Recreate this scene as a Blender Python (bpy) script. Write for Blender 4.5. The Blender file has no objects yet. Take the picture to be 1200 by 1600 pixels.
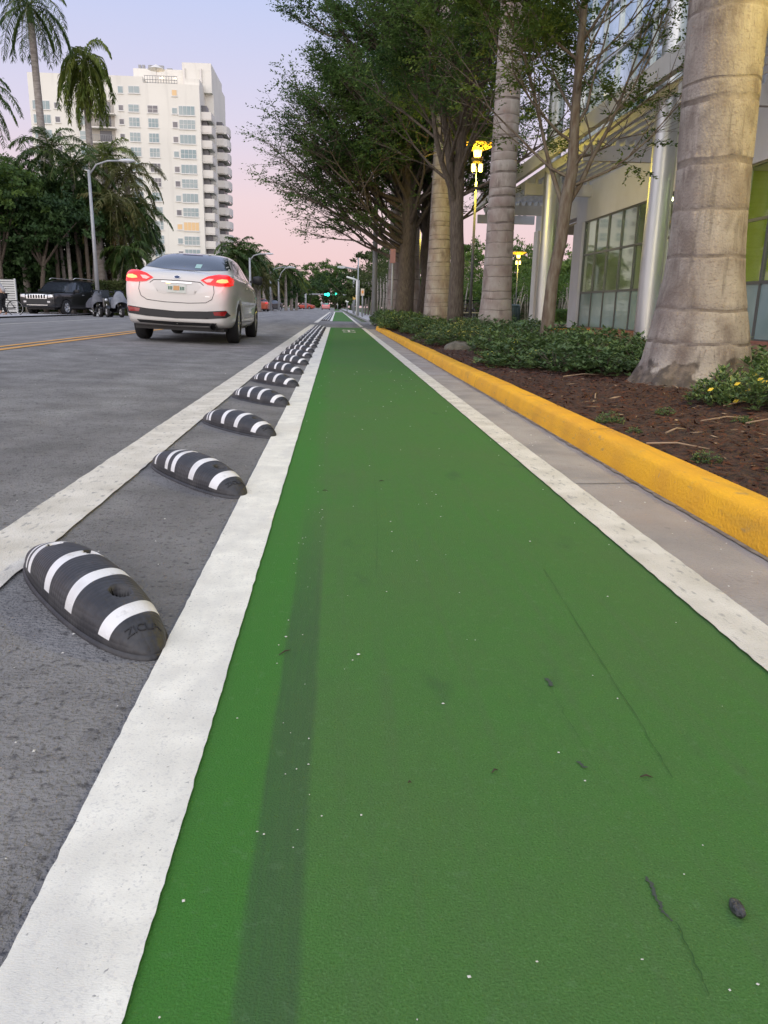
import bpy, bmesh, math, random
import numpy as np
from mathutils import Vector, Matrix
from mathutils.bvhtree import BVHTree
random.seed(7)
rng = np.random.default_rng(11)
sc = bpy.context.scene
COL = sc.collection
R = math.radians

# ------------------------------------------------------------------ camera
H = 0.66
FPX, SL = 1200.0, 0.02
_u = np.array([SL, 1, (320 - 74 * SL) / FPX]); _u /= np.linalg.norm(_u)
_f = np.array([-74, 320, -FPX]); _f /= np.linalg.norm(_f)
_r = np.cross(_f, _u)
C2W = np.array([_r, _f, _u])
cam = bpy.data.cameras.new('camera'); cam.lens = 27.0; cam.sensor_width = 36.0; cam.sensor_fit = 'AUTO'
cam.clip_start = 0.05; cam.clip_end = 6000
camo = bpy.data.objects.new('camera', cam); COL.objects.link(camo)
M4 = Matrix([[*C2W[0], 0], [*C2W[1], 0], [*C2W[2], H], [0, 0, 0, 1]])
camo.matrix_world = M4
sc.camera = camo

# ------------------------------------------------------------------ world, sun, exposure
w = bpy.data.worlds.new('World'); sc.world = w; w.use_nodes = True
nt = w.node_tree; nt.nodes.clear()
def WN(t, **k):
    n = nt.nodes.new(t)
    for a, b in k.items(): setattr(n, a, b)
    return n
tc = WN('ShaderNodeTexCoord'); nrm = WN('ShaderNodeVectorMath', operation='NORMALIZE')
nt.links.new(tc.outputs['Generated'], nrm.inputs[0])
sep = WN('ShaderNodeSeparateXYZ'); nt.links.new(nrm.outputs[0], sep.inputs[0])
ramp = WN('ShaderNodeValToRGB'); nt.links.new(sep.outputs['Z'], ramp.inputs[0])
cr = ramp.color_ramp
SKY = [(0.0, (0.80, 0.55, 0.57)), (0.05, (0.83, 0.59, 0.59)), (0.12, (0.82, 0.64, 0.67)), (0.20, (0.69, 0.64, 0.78)),
       (0.32, (0.53, 0.59, 0.84)), (0.6, (0.50, 0.61, 0.88)), (1.0, (0.48, 0.58, 0.82))]
cr.elements[0].position = 0; cr.elements[0].color = (*SKY[0][1], 1)
cr.elements[1].position = 1; cr.elements[1].color = (*SKY[-1][1], 1)
for p, c in SKY[1:-1]:
    e = cr.elements.new(p); e.color = (*c, 1)
# the western afterglow behind the camera
dot = WN('ShaderNodeVectorMath', operation='DOT_PRODUCT'); nt.links.new(nrm.outputs[0], dot.inputs[0])
sd = Vector((-0.25, -0.93, 0.34)).normalized(); dot.inputs[1].default_value = sd
mr = WN('ShaderNodeMapRange', interpolation_type='SMOOTHSTEP'); nt.links.new(dot.outputs['Value'], mr.inputs[0])
mr.inputs[1].default_value = -0.1; mr.inputs[2].default_value = 1.0; mr.inputs[3].default_value = 0; mr.inputs[4].default_value = 1.0
glow = WN('ShaderNodeMixRGB', blend_type='ADD'); nt.links.new(mr.outputs[0], glow.inputs[0])
nt.links.new(ramp.outputs[0], glow.inputs[1]); glow.inputs[2].default_value = (1.0, 0.91, 0.80, 1)
bg = WN('ShaderNodeBackground'); nt.links.new(glow.outputs[0], bg.inputs[0]); bg.inputs[1].default_value = 1.0
wo = WN('ShaderNodeOutputWorld'); nt.links.new(bg.outputs[0], wo.inputs[0])
sl = bpy.data.lights.new('sun', 'SUN'); sl.energy = 0.5; sl.angle = R(50); sl.color = (1.0, 0.94, 0.86)
so = bpy.data.objects.new('sun', sl); COL.objects.link(so)
so.rotation_euler = (-sd).to_track_quat('-Z', 'Y').to_euler()
sc.view_settings.view_transform = 'Standard'; sc.view_settings.look = 'None'
sc.view_settings.exposure = 0.12; sc.view_settings.gamma = 1.0

# ------------------------------------------------------------------ pixel -> world helpers (real distances)
def _ray(px, py): return C2W @ np.array([px - 600, 800 - py, -FPX])
def gp(px, py, z=0.0):
    d = _ray(px, py); t = (z - H) / d[2]; return (d[0] * t, d[1] * t)
def at(px, py, Y):
    d = _ray(px, py); t = Y / d[1]; return (d[0] * t, H + d[2] * t)
def ax(px, py, X):
    d = _ray(px, py); t = X / d[0]; return (d[1] * t, H + d[2] * t)

# ------------------------------------------------------------------ materials
MATS = {}
def mat(name, col, rough=0.6, metal=0.0, var=None, scale=5.0, bump=0.0, bscale=60.0, emit=None, estr=0.0, spec=0.5,
        trans=0.0, coat=0.0, detail=6.0, stretch=None, lo=0.35, hi=0.65, alpha=1.0, transl=0.0):
    if name in MATS: return MATS[name]
    m = bpy.data.materials.new(name); m.use_nodes = True; n = m.node_tree; N = n.nodes; L = n.links
    b = N['Principled BSDF']
    b.inputs['Base Color'].default_value = (*col, 1); b.inputs['Roughness'].default_value = rough
    b.inputs['Metallic'].default_value = metal; b.inputs['Specular IOR Level'].default_value = spec
    b.inputs['Transmission Weight'].default_value = trans; b.inputs['Coat Weight'].default_value = coat
    b.inputs['Alpha'].default_value = alpha
    t = N.new('ShaderNodeTexCoord'); mp = N.new('ShaderNodeMapping'); L.new(t.outputs['Object'], mp.inputs[0])
    if stretch: mp.inputs['Scale'].default_value = stretch
    if var is not None:
        nz = N.new('ShaderNodeTexNoise'); nz.inputs['Scale'].default_value = scale; nz.inputs['Detail'].default_value = detail
        L.new(mp.outputs[0], nz.inputs[0])
        r = N.new('ShaderNodeMapRange'); r.inputs[1].default_value = lo; r.inputs[2].default_value = hi
        L.new(nz.outputs[0], r.inputs[0])
        mx = N.new('ShaderNodeMixRGB'); L.new(r.outputs[0], mx.inputs[0])
        mx.inputs[1].default_value = (*col, 1); mx.inputs[2].default_value = (*var, 1)
        L.new(mx.outputs[0], b.inputs['Base Color']); m['mix'] = mx.name
    if bump:
        nb = N.new('ShaderNodeTexNoise'); nb.inputs['Scale'].default_value = bscale; nb.inputs['Detail'].default_value = 4
        L.new(mp.outputs[0], nb.inputs[0])
        bp = N.new('ShaderNodeBump'); bp.inputs['Strength'].default_value = bump; bp.inputs['Distance'].default_value = 0.02
        L.new(nb.outputs[0], bp.inputs['Height']); L.new(bp.outputs[0], b.inputs['Normal'])
    if emit: b.inputs['Emission Color'].default_value = (*emit, 1); b.inputs['Emission Strength'].default_value = estr
    if transl:
        tr = N.new('ShaderNodeBsdfTranslucent'); src = b.inputs['Base Color']
        if src.is_linked: L.new(src.links[0].from_socket, tr.inputs[0])
        else: tr.inputs[0].default_value = (*col, 1)
        ms = N.new('ShaderNodeMixShader'); ms.inputs[0].default_value = transl
        L.new(b.outputs[0], ms.inputs[1]); L.new(tr.outputs[0], ms.inputs[2])
        L.new(ms.outputs[0], N['Material Output'].inputs[0])
    MATS[name] = m; return m

def overlay(m, fn):
    """chain extra procedural layers on a material's base colour: fn(N, L, colour socket, coord socket) -> colour socket"""
    n = m.node_tree; N, L = n.nodes, n.links; b = N['Principled BSDF']; bc = b.inputs['Base Color']
    src = bc.links[0].from_socket
    co = [x for x in N if x.type == 'TEX_COORD'][0].outputs['Object']
    out = fn(N, L, src, co); L.new(out, bc)

def math_node(N, L, op, a, b=None, clamp=False):
    n = N.new('ShaderNodeMath'); n.operation = op; n.use_clamp = clamp
    for i, v in enumerate((a, b)):
        if v is None: continue
        if isinstance(v, (int, float)): n.inputs[i].default_value = v
        else: L.new(v, n.inputs[i])
    return n.outputs[0]
def noise_mask(N, L, co, scale, lo, hi, stretch=(1, 1, 1), detail=3, off=(0, 0, 0)):
    mp = N.new('ShaderNodeMapping'); mp.inputs['Scale'].default_value = stretch; mp.inputs['Location'].default_value = off
    L.new(co, mp.inputs[0])
    nz = N.new('ShaderNodeTexNoise'); nz.inputs['Scale'].default_value = scale; nz.inputs['Detail'].default_value = detail
    L.new(mp.outputs[0], nz.inputs[0])
    r = N.new('ShaderNodeMapRange'); r.inputs[1].default_value = lo; r.inputs[2].default_value = hi
    L.new(nz.outputs[0], r.inputs[0]); return r.outputs[0]
def mixc(N, L, fac, a, col, amount=1.0, blend='MIX'):
    mx = N.new('ShaderNodeMixRGB'); mx.blend_type = blend
    L.new(math_node(N, L, 'MULTIPLY', fac, amount), mx.inputs[0]); L.new(a, mx.inputs[1]); mx.inputs[2].default_value = (*col, 1)
    return mx.outputs[0]

def speckle(col, scale, lo, hi, amt, **k):
    def f(N, L, src, co): return mixc(N, L, noise_mask(N, L, co, scale, lo, hi, **k), src, col, amt)
    return f

# ------------------------------------------------------------------ mesh helpers
def tag(o, label=None, cat=None, group=None, kind=None):
    if label: o['label'] = label
    if cat: o['category'] = cat
    if group: o['group'] = group
    if kind: o['kind'] = kind
    return o
def thing(name, label, cat, loc=(0, 0, 0), rz=0.0, group=None):
    o = bpy.data.objects.new(name, None); COL.objects.link(o); o.location = loc; o.rotation_euler = (0, 0, rz)
    o.empty_display_size = 0.2
    return tag(o, label, cat, group)
def copy_tree(o, parent=None):
    c = o.copy(); COL.objects.link(c); c.parent = parent
    for ch in list(o.children): copy_tree(ch, c)
    return c

class MB:
    def __init__(s): s.v = []; s.f = []; s.m = []; s.sm = []
    def add(s, vs, fs, mi=0, smooth=False):
        b = len(s.v); s.v += [tuple(v) for v in vs]
        for f in fs: s.f.append(tuple(b + i for i in f)); s.m.append(mi); s.sm.append(smooth)
        return s
    def box(s, x0, x1, y0, y1, z0, z1, mi=0, rz=0.0, c=None):
        vs = [(x, y, z) for z in (z0, z1) for y in (y0, y1) for x in (x0, x1)]
        if rz:
            cx, cy = c if c else ((x0 + x1) / 2, (y0 + y1) / 2); ca, sa = math.cos(rz), math.sin(rz)
            vs = [(cx + (x - cx) * ca - (y - cy) * sa, cy + (x - cx) * sa + (y - cy) * ca, z) for x, y, z in vs]
        return s.add(vs, [(0, 2, 3, 1), (4, 5, 7, 6), (0, 1, 5, 4), (2, 6, 7, 3), (0, 4, 6, 2), (1, 3, 7, 5)], mi)
    def tube(s, pts, rad, n=8, mi=0, cap=True, smooth=True):
        pts = [Vector(p) for p in pts]
        if isinstance(rad, (int, float)): rad = [rad] * len(pts)
        vs = []; up = None
        for i, p in enumerate(pts):
            d = (pts[min(i + 1, len(pts) - 1)] - pts[max(i - 1, 0)])
            if d.length < 1e-9: d = Vector((0, 0, 1))
            d.normalize()
            if up is None: up = d.orthogonal().normalized()
            up = (up - d * up.dot(d))
            if up.length < 1e-6: up = d.orthogonal()
            up.normalize(); sd_ = d.cross(up)
            for k in range(n):
                a = 2 * math.pi * k / n
                vs.append(p + (up * math.cos(a) + sd_ * math.sin(a)) * rad[i])
        fs = [(i * n + k, i * n + (k + 1) % n, (i + 1) * n + (k + 1) % n, (i + 1) * n + k) for i in range(len(pts) - 1) for k in range(n)]
        s.add(vs, fs, mi, smooth)
        if cap:
            b = len(s.v) - len(vs); s.f.append(tuple(b + k for k in reversed(range(n)))); s.m.append(mi); s.sm.append(False)
            e = len(s.v) - n; s.f.append(tuple(e + k for k in range(n))); s.m.append(mi); s.sm.append(False)
        return s
    def lathe(s, prof, n=24, mi=0, c=(0, 0, 0), axis='z', smooth=True):
        vs = []
        for r, h in prof:
            for k in range(n):
                a = 2 * math.pi * k / n; x, y = r * math.cos(a), r * math.sin(a)
                if axis == 'z': v = (c[0] + x, c[1] + y, c[2] + h)
                elif axis == 'x': v = (c[0] + h, c[1] + x, c[2] + y)
                else: v = (c[0] + x, c[1] + h, c[2] + y)
                vs.append(v)
        fs = [(i * n + k, i * n + (k + 1) % n, (i + 1) * n + (k + 1) % n, (i + 1) * n + k) for i in range(len(prof) - 1) for k in range(n)]
        return s.add(vs, fs, mi, smooth)
    def prism(s, poly, d0, d1, plane='yz', mi=0):
        """poly of 2D points extruded between d0 and d1 along the third axis"""
        def P(a, b, d):
            return {'yz': (d, a, b), 'xz': (a, d, b), 'xy': (a, b, d)}[plane]
        n = len(poly); vs = [P(a, b, d0) for a, b in poly] + [P(a, b, d1) for a, b in poly]
        fs = [tuple(range(n)), tuple(range(2 * n - 1, n - 1, -1))] + [(i, (i + 1) % n + 0, (i + 1) % n + n, i + n) for i in range(n)]
        return s.add(vs, fs, mi)
    def build(s, name, mats, parent=None, loc=None, bevel=0.0):
        me = bpy.data.meshes.new(name); me.from_pydata(s.v, [], s.f)
        if not isinstance(mats, (list, tuple)): mats = [mats]
        for m in mats: me.materials.append(m)
        me.polygons.foreach_set('material_index', s.m); me.polygons.foreach_set('use_smooth', s.sm); me.update()
        bm = bmesh.new(); bm.from_mesh(me); bmesh.ops.recalc_face_normals(bm, faces=bm.faces); bm.to_mesh(me); bm.free()
        o = bpy.data.objects.new(name, me); COL.objects.link(o)
        if parent: o.parent = parent
        if loc: o.location = loc
        if bevel:
            b = o.modifiers.new('bevel', 'BEVEL'); b.width = bevel; b.segments = 2; b.limit_method = 'ANGLE'
        return o

def quads_obj(name, V, m, parent=None, smooth=False):
    """V: (N,4,3) array of quads -> one mesh object"""
    V = np.asarray(V, dtype=np.float32); N = len(V)
    me = bpy.data.meshes.new(name); me.vertices.add(N * 4); me.loops.add(N * 4); me.polygons.add(N)
    me.vertices.foreach_set('co', V.reshape(-1)); me.loops.foreach_set('vertex_index', np.arange(N * 4, dtype=np.int32))
    me.polygons.foreach_set('loop_start', np.arange(0, N * 4, 4, dtype=np.int32))
    for x in (m if isinstance(m, (list, tuple)) else [m]): me.materials.append(x)
    me.update(); me.validate()
    o = bpy.data.objects.new(name, me); COL.objects.link(o)
    if parent: o.parent = parent
    return o
def unit(a): return a / np.maximum(np.linalg.norm(a, axis=-1, keepdims=True), 1e-9)
def leaves(P, D, Nn, ln, wd, fold=0.0):
    """rhombus leaves: base P, direction D, rough normal Nn"""
    D = unit(D); S = unit(np.cross(D, Nn)); ln = np.asarray(ln)[:, None]; wd = np.asarray(wd)[:, None]
    mid = P + D * ln * 0.45
    return np.stack([P, mid + S * wd * 0.5, P + D * ln, mid - S * wd * 0.5], axis=1)

# ------------------------------------------------------------------ base materials
asphalt = mat('asphalt', (0.222, 0.216, 0.212), 0.95, var=(0.335, 0.328, 0.322), scale=2.6, bump=1.0, bscale=120, detail=12, spec=.25)
overlay(asphalt, speckle((0.05, 0.047, 0.05), 55, 0.56, 0.68, 0.7, detail=8))
overlay(asphalt, speckle((0.42, 0.40, 0.38), 95, 0.60, 0.72, 0.6, detail=6))
overlay(asphalt, speckle((0.14, 0.135, 0.14), 0.8, 0.45, 0.75, 0.6, stretch=(2.2, 0.12, 1), detail=6))
overlay(asphalt, speckle((0.11, 0.107, 0.11), 14, 0.5, 0.75, 0.35, detail=6))
paint = mat('road_paint_white', (0.84, 0.82, 0.74), 0.75, var=(0.72, 0.70, 0.63), scale=6, bump=0.16, bscale=260, detail=10, stretch=(1, 2, 1))
overlay(paint, speckle((0.34, 0.33, 0.32), 60, 0.66, 0.80, 0.8, detail=8))
overlay(paint, speckle((0.50, 0.45, 0.38), 1.6, 0.55, 0.8, 0.55, detail=8))
overlay(paint, speckle((0.60, 0.585, 0.54), 18, 0.45, 0.75, 0.45, detail=9, stretch=(1.5, .8, 1)))
overlay(paint, speckle((0.20, 0.20, 0.20), 130, 0.68, 0.74, 0.8, detail=3))
overlay(paint, speckle((0.50, 0.49, 0.47), 4, 0.5, 0.72, 0.55, detail=12, stretch=(2, .7, 1)))
overlay(paint, speckle((0.52, 0.51, 0.49), 220, 0.55, 0.68, 0.5, detail=3))
paint_worn = mat('road_paint_worn', (0.76, 0.72, 0.64), 0.8, var=(0.60, 0.56, 0.48), scale=7, bump=0.5, bscale=200, detail=10)
overlay(paint_worn, speckle((0.26, 0.25, 0.24), 22, 0.58, 0.72, 0.75, stretch=(2.5, 1, 1), detail=9))
green = mat('bike_lane_green', (0.060, 0.176, 0.036), 0.85, var=(0.072, 0.162, 0.043), scale=1.6, bump=0.4, bscale=330, detail=10, spec=.2)
def green_layers(N, L, src, co):
    sp = N.new('ShaderNodeSeparateXYZ'); L.new(co, sp.inputs[0])
    # older, darker paint band laid along the lane joint
    x = sp.outputs['X']; y = sp.outputs['Y']
    wob = noise_mask(N, L, co, 3.0, 0.3, 0.7, stretch=(1, 0.6, 1))
    xx = math_node(N, L, 'ADD', x, math_node(N, L, 'MULTIPLY', wob, 0.008))
    a = N.new('ShaderNodeMapRange'); a.inputs[1].default_value = -0.100; a.inputs[2].default_value = -0.092; L.new(xx, a.inputs[0])
    b = N.new('ShaderNodeMapRange'); b.inputs[1].default_value = -0.026; b.inputs[2].default_value = -0.036; L.new(xx, b.inputs[0])
    c = N.new('ShaderNodeMapRange'); c.inputs[1].default_value = 2.6; c.inputs[2].default_value = 1.5; L.new(y, c.inputs[0])
    band = math_node(N, L, 'MULTIPLY', math_node(N, L, 'MULTIPLY', a.outputs[0], b.outputs[0]), c.outputs[0])
    streak = noise_mask(N, L, co, 40, 0.2, 0.75, stretch=(5, 0.25, 1), detail=4)
    band = math_node(N, L, 'MULTIPLY', band, math_node(N, L, 'ADD', math_node(N, L, 'MULTIPLY', streak, 0.4), 0.6))
    s = mixc(N, L, noise_mask(N, L, co, 260, 0.62, 0.75, detail=2), src, (0.12, 0.22, 0.09), 0.5)
    s = mixc(N, L, noise_mask(N, L, co, 25, 0.35, 0.85, detail=8), s, (0.07, 0.12, 0.05), 0.35)
    s = mixc(N, L, noise_mask(N, L, co, 12, 0.50, 0.78, stretch=(3, .10, 1), detail=6, off=(5, 2, 0)), s, (0.085, 0.13, 0.06), 0.4)
    s = mixc(N, L, noise_mask(N, L, co, 330, 0.52, 0.68, detail=3), s, (0.016, 0.08, 0.010), 0.36)
    s = mixc(N, L, noise_mask(N, L, co, 300, 0.56, 0.72, detail=3, off=(2, 7, 0)), s, (0.13, 0.27, 0.09), 0.4)
    s = mixc(N, L, noise_mask(N, L, co, 7, 0.64, 0.74, stretch=(1, .5, 1), detail=9, off=(9, 4, 0)), s, (0.04, 0.07, 0.04), 0.35)
    # brighter fresh paint on the left of the joint
    l = N.new('ShaderNodeMapRange'); l.inputs[1].default_value = -0.04; l.inputs[2].default_value = -0.12; L.new(x, l.inputs[0])
    s = mixc(N, L, l.outputs[0], s, (0.034, 0.19, 0.018), 0.45)
    s = mixc(N, L, band, s, (0.048, 0.085, 0.045), 0.66)
    s = mixc(N, L, noise_mask(N, L, co, 55, 0.62, 0.70, stretch=(1, 1, 1), detail=5, off=(3, 1, 0)), s, (0.16, 0.26, 0.14), 0.12)
    return mixc(N, L, noise_mask(N, L, co, 0.7, 0.42, 0.7, stretch=(1.2, 0.3, 1), detail=5), s, (0.068, 0.168, 0.034), 0.35)
overlay(green, green_layers)
concrete = mat('concrete', (0.40, 0.365, 0.34), 0.9, var=(0.29, 0.265, 0.25), scale=3.5, bump=0.6, bscale=130, detail=10)
overlay(concrete, speckle((0.36, 0.28, 0.23), 1.3, 0.5, 0.72, 0.6, detail=4))
overlay(concrete, speckle((0.12, 0.11, 0.10), 16, 0.62, 0.78, 0.5, detail=9))
yellow = mat('kerb_paint_yellow', (0.86, 0.44, 0.012), 0.75, var=(0.72, 0.35, 0.02), scale=4, bump=0.5, bscale=90, detail=9)
overlay(yellow, speckle((0.32, 0.22, 0.10), 20, 0.62, 0.76, 0.7, stretch=(1, .6, 2), detail=9))
overlay(yellow, speckle((0.50, 0.27, 0.03), 7, 0.55, 0.75, 0.5, stretch=(3, .35, 3), detail=10))
overlay(yellow, speckle((0.30, 0.28, 0.25), 45, 0.70, 0.78, 0.8, stretch=(1, 1, 1), detail=6))
yline = mat('road_paint_yellow', (0.72, 0.36, 0.06), 0.75, var=(0.58, 0.30, 0.08), scale=8, bump=0.2)
mulch = mat('mulch', (0.085, 0.036, 0.022), 0.95, var=(0.025, 0.014, 0.011), scale=28, bump=1.0, bscale=70, detail=10)
chipm = mat('bark_chip', (0.13, 0.056, 0.034), 0.95, var=(0.05, 0.024, 0.016), scale=14, spec=.1)
soil = mat('ground_soil', (0.10, 0.11, 0.05), 0.95, var=(0.06, 0.09, 0.03), scale=0.6)
paver = mat('brick_paver', (0.33, 0.15, 0.10), 0.85, var=(0.24, 0.11, 0.08), scale=9, bump=0.3)
black = mat('black', (0.006, 0.006, 0.006), 0.8, spec=.1)
white_paint = mat('white_render', (0.78, 0.76, 0.72), 0.8, var=(0.70, 0.68, 0.64), scale=0.8, bump=0.1)

def strip_obj(name, x0, x1, y0, y1, z, m, jit=0.0, zf=None, kind='structure', step=None, slope=None):
    ys = []; y = y0
    while y < y1: ys.append(y); y += step if step else max(0.012 if jit else 0.3, abs(y) * 0.02)
    ys.append(y1); vs = []
    for y in ys:
        k = min(1, 1.0) * jit
        a, b = x0 + random.uniform(-k, k), x1 + random.uniform(-k, k)
        vs += [(a, y, zf(a) + z if zf else z), (b, y, zf(b) + z if zf else z)]
    fs = [(2 * i, 2 * i + 1, 2 * i + 3, 2 * i + 2) for i in range(len(ys) - 1)]
    mb = MB(); mb.add(vs, fs); return tag(mb.build(name, m), kind=kind)

# ------------------------------------------------------------------ ground, road and markings
def road_z(x):
    if x > -1.0: return 0.0
    if x > -4.2: return 0.03 * (-1.0 - x)
    if x > -8.5: return 0.096 - 0.022 * (-4.2 - x)
    return 0.0
g = MB(); g.add([(-900, -60, -0.06), (900, -60, -0.06), (900, 3000, -0.06), (-900, 3000, -0.06)], [(0, 1, 2, 3)])
tag(g.build('ground', soil), kind='structure')
rd = MB(); xs = [-13.0, -8.5, -7, -5.6, -4.2, -3.2, -2.0, -1.0, 1.2]
ys = [-8, 0, 10, 30, 60, 120, 420]
vs = [(x, y, road_z(x)) for y in ys for x in xs]; n = len(xs)
rd.add(vs, [(j * n + i, j * n + i + 1, (j + 1) * n + i + 1, (j + 1) * n + i) for j in range(len(ys) - 1) for i in range(n - 1)])
rd.add([(1.2, 24.5, 0), (16, 24.5, 0), (16, 38, 0), (1.2, 38, 0)], [(0, 1, 2, 3)])
tag(rd.build('road', asphalt), kind='structure')
strip_obj('bike_lane', -0.205, 0.822, -4, 26.3, 0.006, green, jit=0.0008)
strip_obj('bike_lane_beyond', -0.2, 0.82, 38, 110, 0.006, green, jit=0.0008)
strip_obj('bike_lane_distant', -0.5, 0.6, 150, 300, 0.006, green)
strip_obj('edge_line_left', -0.335, -0.198, -4, 26.3, 0.011, paint, jit=0.0012)
strip_obj('edge_line_right', 0.816, 0.935, -4, 26.0, 0.011, paint_worn, jit=0.002)
strip_obj('buffer_line', -0.98, -0.79, -4, 30, 0.008, paint_worn, jit=0.003, zf=road_z)
for k, (a, b) in enumerate([(38, 110)]):
    strip_obj('edge_line_left', -0.335, -0.2, a, b, 0.011, paint)
    strip_obj('edge_line_right', 0.816, 0.935, 27.5, b, 0.011, paint_worn)
    strip_obj('buffer_line', -0.98, -0.79, a - 4, b, 0.008, paint_worn, zf=road_z)
strip_obj('centre_line', -4.05, -3.95, -4, 21, 0.006, yline, jit=0.002, zf=road_z)
strip_obj('centre_line', -4.27, -4.17, -4, 21, 0.006, yline, jit=0.002, zf=road_z)
for y in (30, 42, 54, 66, 78, 90): strip_obj('lane_line', -7.3, -7.15, y, y + 3, 0.006, paint_worn, zf=road_z)
strip_obj('parking_line', -9.6, -9.5, 12, 60, 0.006, paint_worn, jit=.002)
for i in range(6): strip_obj('crosswalk_bar', -12 + i * 1.9, -11.4 + i * 1.9, 150, 154, 0.006, paint, zf=road_z)
# faded bicycle symbol near the end of the lane
sy = MB()
for cy in (21.6, 23.4):
    sy.lathe([(0.14, 0.010), (0.18, 0.010)], 20, c=(0.35, 0, 0))
    for i in range(len(sy.v) - 40, len(sy.v)): x, y, z = sy.v[i]; sy.v[i] = (x, cy + y * 2.6, z)
sy.add([(0.32, 21.6, .0102), (0.38, 21.6, .0102), (0.38, 23.4, .0102), (0.32, 23.4, .0102)], [(0, 1, 2, 3)])
sy.add([(0.15, 22.9, .0104), (0.55, 22.9, .0104), (0.55, 23.05, .0104), (0.15, 23.05, .0104)], [(0, 1, 2, 3)])
tag(sy.build('bicycle_marking', paint_worn), kind='structure')
strip_obj('gutter', 0.93, 1.20, -4, 25.0, 0.004, concrete, jit=0.002)
jn = MB()
for y in (1.35, 2.9, 6.0, 9.1, 12.2, 15.3, 18.4): jn.add([(0.94, y, .0065), (1.195, y + .02, .0065), (1.195, y + .026, .0065), (0.94, y + .006, .0065)], [(0, 1, 2, 3)])
tag(jn.build('gutter_joint', mat('joint_dark', (0.07, 0.065, 0.06), 0.9)), kind='structure')
# dirt and chipped edge where the kerb meets the gutter
vs = []; y = -4; i = 0; fs = []
while y < 24.5:
    vs += [(1.188 - abs(random.gauss(0, .007)), y, .0085), (1.203, y, .0085)]; y += 0.02 + abs(y) * .01
fs = [(2 * i, 2 * i + 1, 2 * i + 3, 2 * i + 2) for i in range(len(vs) // 2 - 1)]
tag(MB().add(vs, fs).build('gutter_dirt', mat('gutter_dirt', (0.16, 0.13, 0.10), 0.95, var=(0.30, .26, .20), scale=20)), kind='structure')

# the yellow kerb: swept profile round the nose of the bed
path = [(1.20, -4.0)]
y = -3.5
while y < 24.0: path.append((1.20 + 0.006 * math.sin(y * 1.3), y)); y += 0.35
path += [(1.20, 24.3), (1.25, 24.9), (1.42, 25.3), (1.75, 25.5), (3, 25.8), (9, 26.5)]
prof = [(0.0, -0.02), (0.008, 0.045), (0.020, 0.088), (0.027, 0.100), (0.040, 0.107), (0.06, 0.109), (0.145, 0.112), (0.15, 0.106), (0.15, 0.0)]
vs = []
for i, (px, py) in enumerate(path):
    a = Vector(path[max(i - 1, 0)]); b = Vector(path[min(i + 1, len(path) - 1)]); d = (b - a).normalized(); nn = Vector((d.y, -d.x))
    for s, z in prof:
        j = random.uniform(-.0022, .0022) if z > .03 else 0
        vs.append((px + nn.x * (s + j), py + nn.y * (s + j), z + j * .5))
k = len(prof)
fs = [(i * k + j, i * k + j + 1, (i + 1) * k + j + 1, (i + 1) * k + j) for i in range(len(path) - 1) for j in range(k - 1)]
kb = MB(); kb.add(vs, fs, smooth=True); tag(kb.build('kerb', yellow), kind='structure')
kj = MB()
for y in (.6, 3.65, 6.7, 9.75, 12.8, 15.85, 18.9, 22):
    pj = [(1.2 + a + (-.0022 if a < .03 else 0), y, z + (.0022 if z > .04 else 0)) for a, z in prof[:7]]
    kj.add([(a, b - .003, c) for a, b, c in pj] + [(a, b + .003, c) for a, b, c in pj], [(i, i + 1, i + 8, i + 7) for i in range(6)])
tag(kj.build('kerb_joint', mat('kerb_joint_dark', (.16, .09, .02), .9)), kind='structure')

# planting bed as a bumpy sheet
def bed_z(x, y):
    return 0.085 + 0.05 * min(1, max(0, (x - 1.35) / 1.2)) + 0.012 * math.sin(x * 5.1 + y * 1.7) + 0.010 * math.sin(y * 3.3 - x * 2.1)
xs = [1.335 + i * 0.04 for i in range(60)] + [3.8 + i * .3 for i in range(6)]
ys = [-3 + i * 0.06 for i in range(190)] + [8.5 + i * 0.25 for i in range(67)]
vs = []
for y in ys:
    for x in xs:
        jz = random.uniform(-.009, .009) if x > 1.36 else -.004
        vs.append((x, y, (bed_z(x, y) if x > 1.36 else .095) + jz))
n = len(xs); bd = MB()
bd.add(vs, [(j * n + i, j * n + i + 1, (j + 1) * n + i + 1, (j + 1) * n + i) for j in range(len(ys) - 1) for i in range(n - 1)], smooth=False)
tag(bd.build('planting_bed', mulch), kind='structure')
# loose bark chips
N = 34000
yy = 1.2 + rng.random(N) ** 1.5 * 12; xx = 1.36 + rng.random(N) * 3.2
zz = np.array([bed_z(a, b) for a, b in zip(xx, yy)]) + rng.normal(0, .007, N) + .006
th = rng.random(N) * 6.28; D = np.stack([np.cos(th), np.sin(th), rng.normal(0, .25, N)], 1); U = np.stack([rng.normal(0, .4, N), rng.normal(0, .4, N), np.ones(N)], 1)
tag(quads_obj('bark_mulch', leaves(np.stack([xx, yy, zz], 1), D, U, rng.uniform(.015, .065, N), rng.uniform(.005, .016, N)), chipm),
    'dark brown shredded bark mulch covering the planting bed', 'mulch', kind='stuff')
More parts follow.
